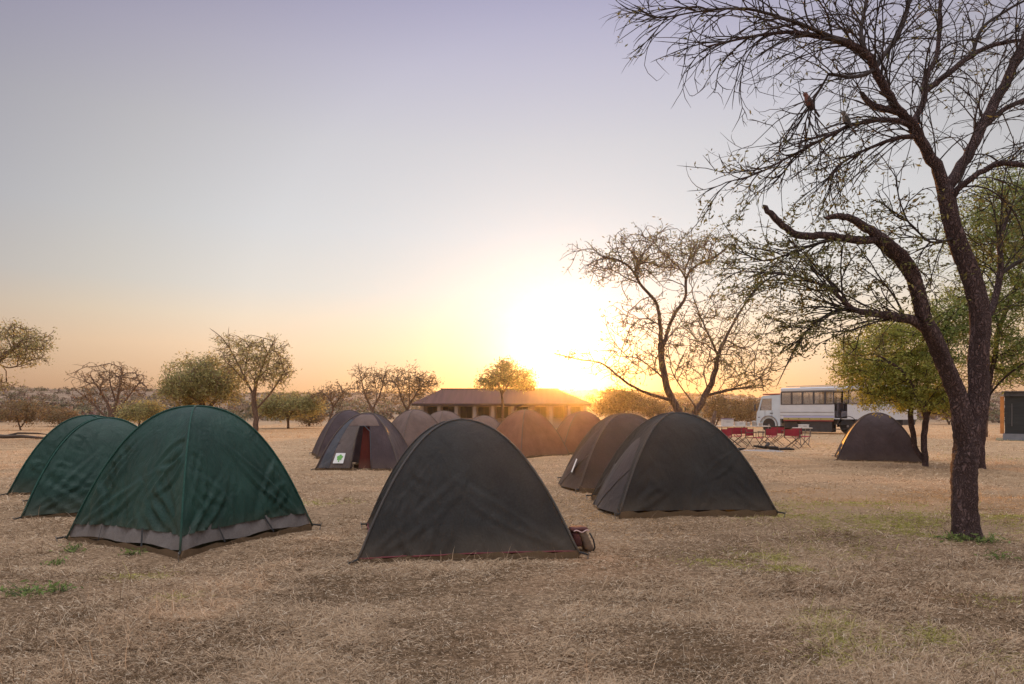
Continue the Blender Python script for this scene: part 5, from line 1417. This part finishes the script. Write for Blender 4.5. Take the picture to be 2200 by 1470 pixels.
# ------------------------------------------------------------------ birds
def bird(pos, yaw, pitch, body_m, belly_m, label, sc=1.0):
    T = thing('bird', pos, label, 'bird', yaw, 'birds perched in the thorn tree')
    prof = [(-0.105, 0.006), (-0.095, 0.014), (-0.07, 0.026), (-0.035, 0.038), (0.0, 0.043), (0.03, 0.040), (0.055, 0.030), (0.068, 0.026), (0.083, 0.028), (0.098, 0.026), (0.110, 0.016), (0.116, 0.006)]
    n = 14; vs = []; fs = []
    ca, sa = math.cos(pitch), math.sin(pitch)
    def tr(x, y, z):
        # +x is forwards; body pitched upright, perched with feet at the origin
        return Vector(((x * ca - z * sa) * sc, y * sc, (x * sa + z * ca + 0.085) * sc))
    for i, (x, r_) in enumerate(prof):
        hz = 0.018 if x > 0.06 else 0.0 + 0.012 * max(0, x) / 0.06
        for k in range(n):
            a_ = 2 * math.pi * k / n
            vs.append(tr(x, r_ * math.cos(a_) * 0.92, r_ * math.sin(a_) + hz))
    for i in range(len(prof) - 1):
        for k in range(n): fs.append((i * n + k, i * n + (k + 1) % n, (i + 1) * n + (k + 1) % n, (i + 1) * n + k))
    fs.append(tuple(range(n))); fs.append(tuple(range((len(prof) - 1) * n, len(prof) * n)))
    MB().add(vs, fs).build('body', body_m, T, smooth=True)
    def strip(pts, ws, th, name, m):
        vs = []
        for (x, y, z), w in zip(pts, ws):
            vs += [tr(x, y - w, z), tr(x, y + w, z), tr(x, y + w, z - th), tr(x, y - w, z - th)]
        fs = [(0, 1, 2, 3), (len(vs) - 4, len(vs) - 1, len(vs) - 2, len(vs) - 3)]
        for i in range(len(pts) - 1):
            for k in range(4): fs.append((i * 4 + k, i * 4 + (k + 1) % 4, i * 4 + 4 + (k + 1) % 4, i * 4 + 4 + k))
        return MB().add(vs, fs).build(name, m, T)
    strip([(-0.09, 0, 0.006), (-0.15, 0, 0.0), (-0.24, 0, -0.004)], [0.012, 0.016, 0.018], 0.005, 'tail', belly_m)
    for s in (-1, 1):
        strip([(0.04, s * 0.036, 0.02), (-0.02, s * 0.042, 0.012), (-0.08, s * 0.026, 0.0), (-0.125, s * 0.012, -0.004)], [0.005, 0.008, 0.007, 0.003], 0.03, 'wing', belly_m)
        MB().tube([tr(-0.02, s * 0.015, -0.03), Vector((0.0, s * 0.016 * sc, 0.012 * sc)), Vector((0.018 * sc, s * 0.018 * sc, 0.002))], 0.0028 * sc, 5).build('leg', M_beak, T)
        MB().lathe([(0.001, -0.004), (0.004, -0.002), (0.004, 0.002), (0.001, 0.004)], tr(0.100, s * 0.024, 0.028), 8).build('eye', M_black, T)
    MB().tube([tr(0.112, 0, 0.018), tr(0.130, 0, 0.013), tr(0.148, 0, 0.005)], [0.008 * sc, 0.005 * sc, 0.001 * sc], 7).build('beak', M_beak, T, smooth=True)
    return T


M_beak = mat('dark_beak', (0.03, 0.028, 0.026), 0.5)
M_bird1 = mat('grey_plumage', (0.24, 0.22, 0.20), 0.9, var=0.2, vscale=30)
M_bird1b = mat('dark_grey_feathers', (0.07, 0.065, 0.06), 0.9)
M_bird2 = mat('russet_plumage', (0.20, 0.085, 0.07), 0.9, var=0.25, vscale=30)
M_bird2b = mat('dark_brown_feathers', (0.06, 0.035, 0.03), 0.9)
bird(P(1818, 271, 6.96), math.pi, R(55), M_bird1, M_bird1b, 'grey long tailed bird perched on a bare horizontal branch', 0.8)
bird(P(1737, 232, 6.75), math.pi + 0.15, R(50), M_bird2, M_bird2b, 'russet bird with folded wings perched among hanging twigs', 0.8)
# its perch belongs to the thorn tree's twigs

# ------------------------------------------------------------------ haze
def haze():
    m = bpy.data.materials.new('evening_haze'); m.use_nodes = True
    nt = m.node_tree; nt.nodes.clear()
    out = nt.nodes.new('ShaderNodeOutputMaterial'); v = nt.nodes.new('ShaderNodeVolumePrincipled')
    v.inputs['Color'].default_value = (0.95, 0.90, 0.86, 1); v.inputs['Density'].default_value = 0.00026; v.inputs['Anisotropy'].default_value = 0.94
    nt.links.new(v.outputs[0], out.inputs['Volume'])
    o = MB().box((-3400, -3400, -6), (3400, 3400, 20)).build('haze', m)
    tag(o, None, None, kind='stuff')


haze()
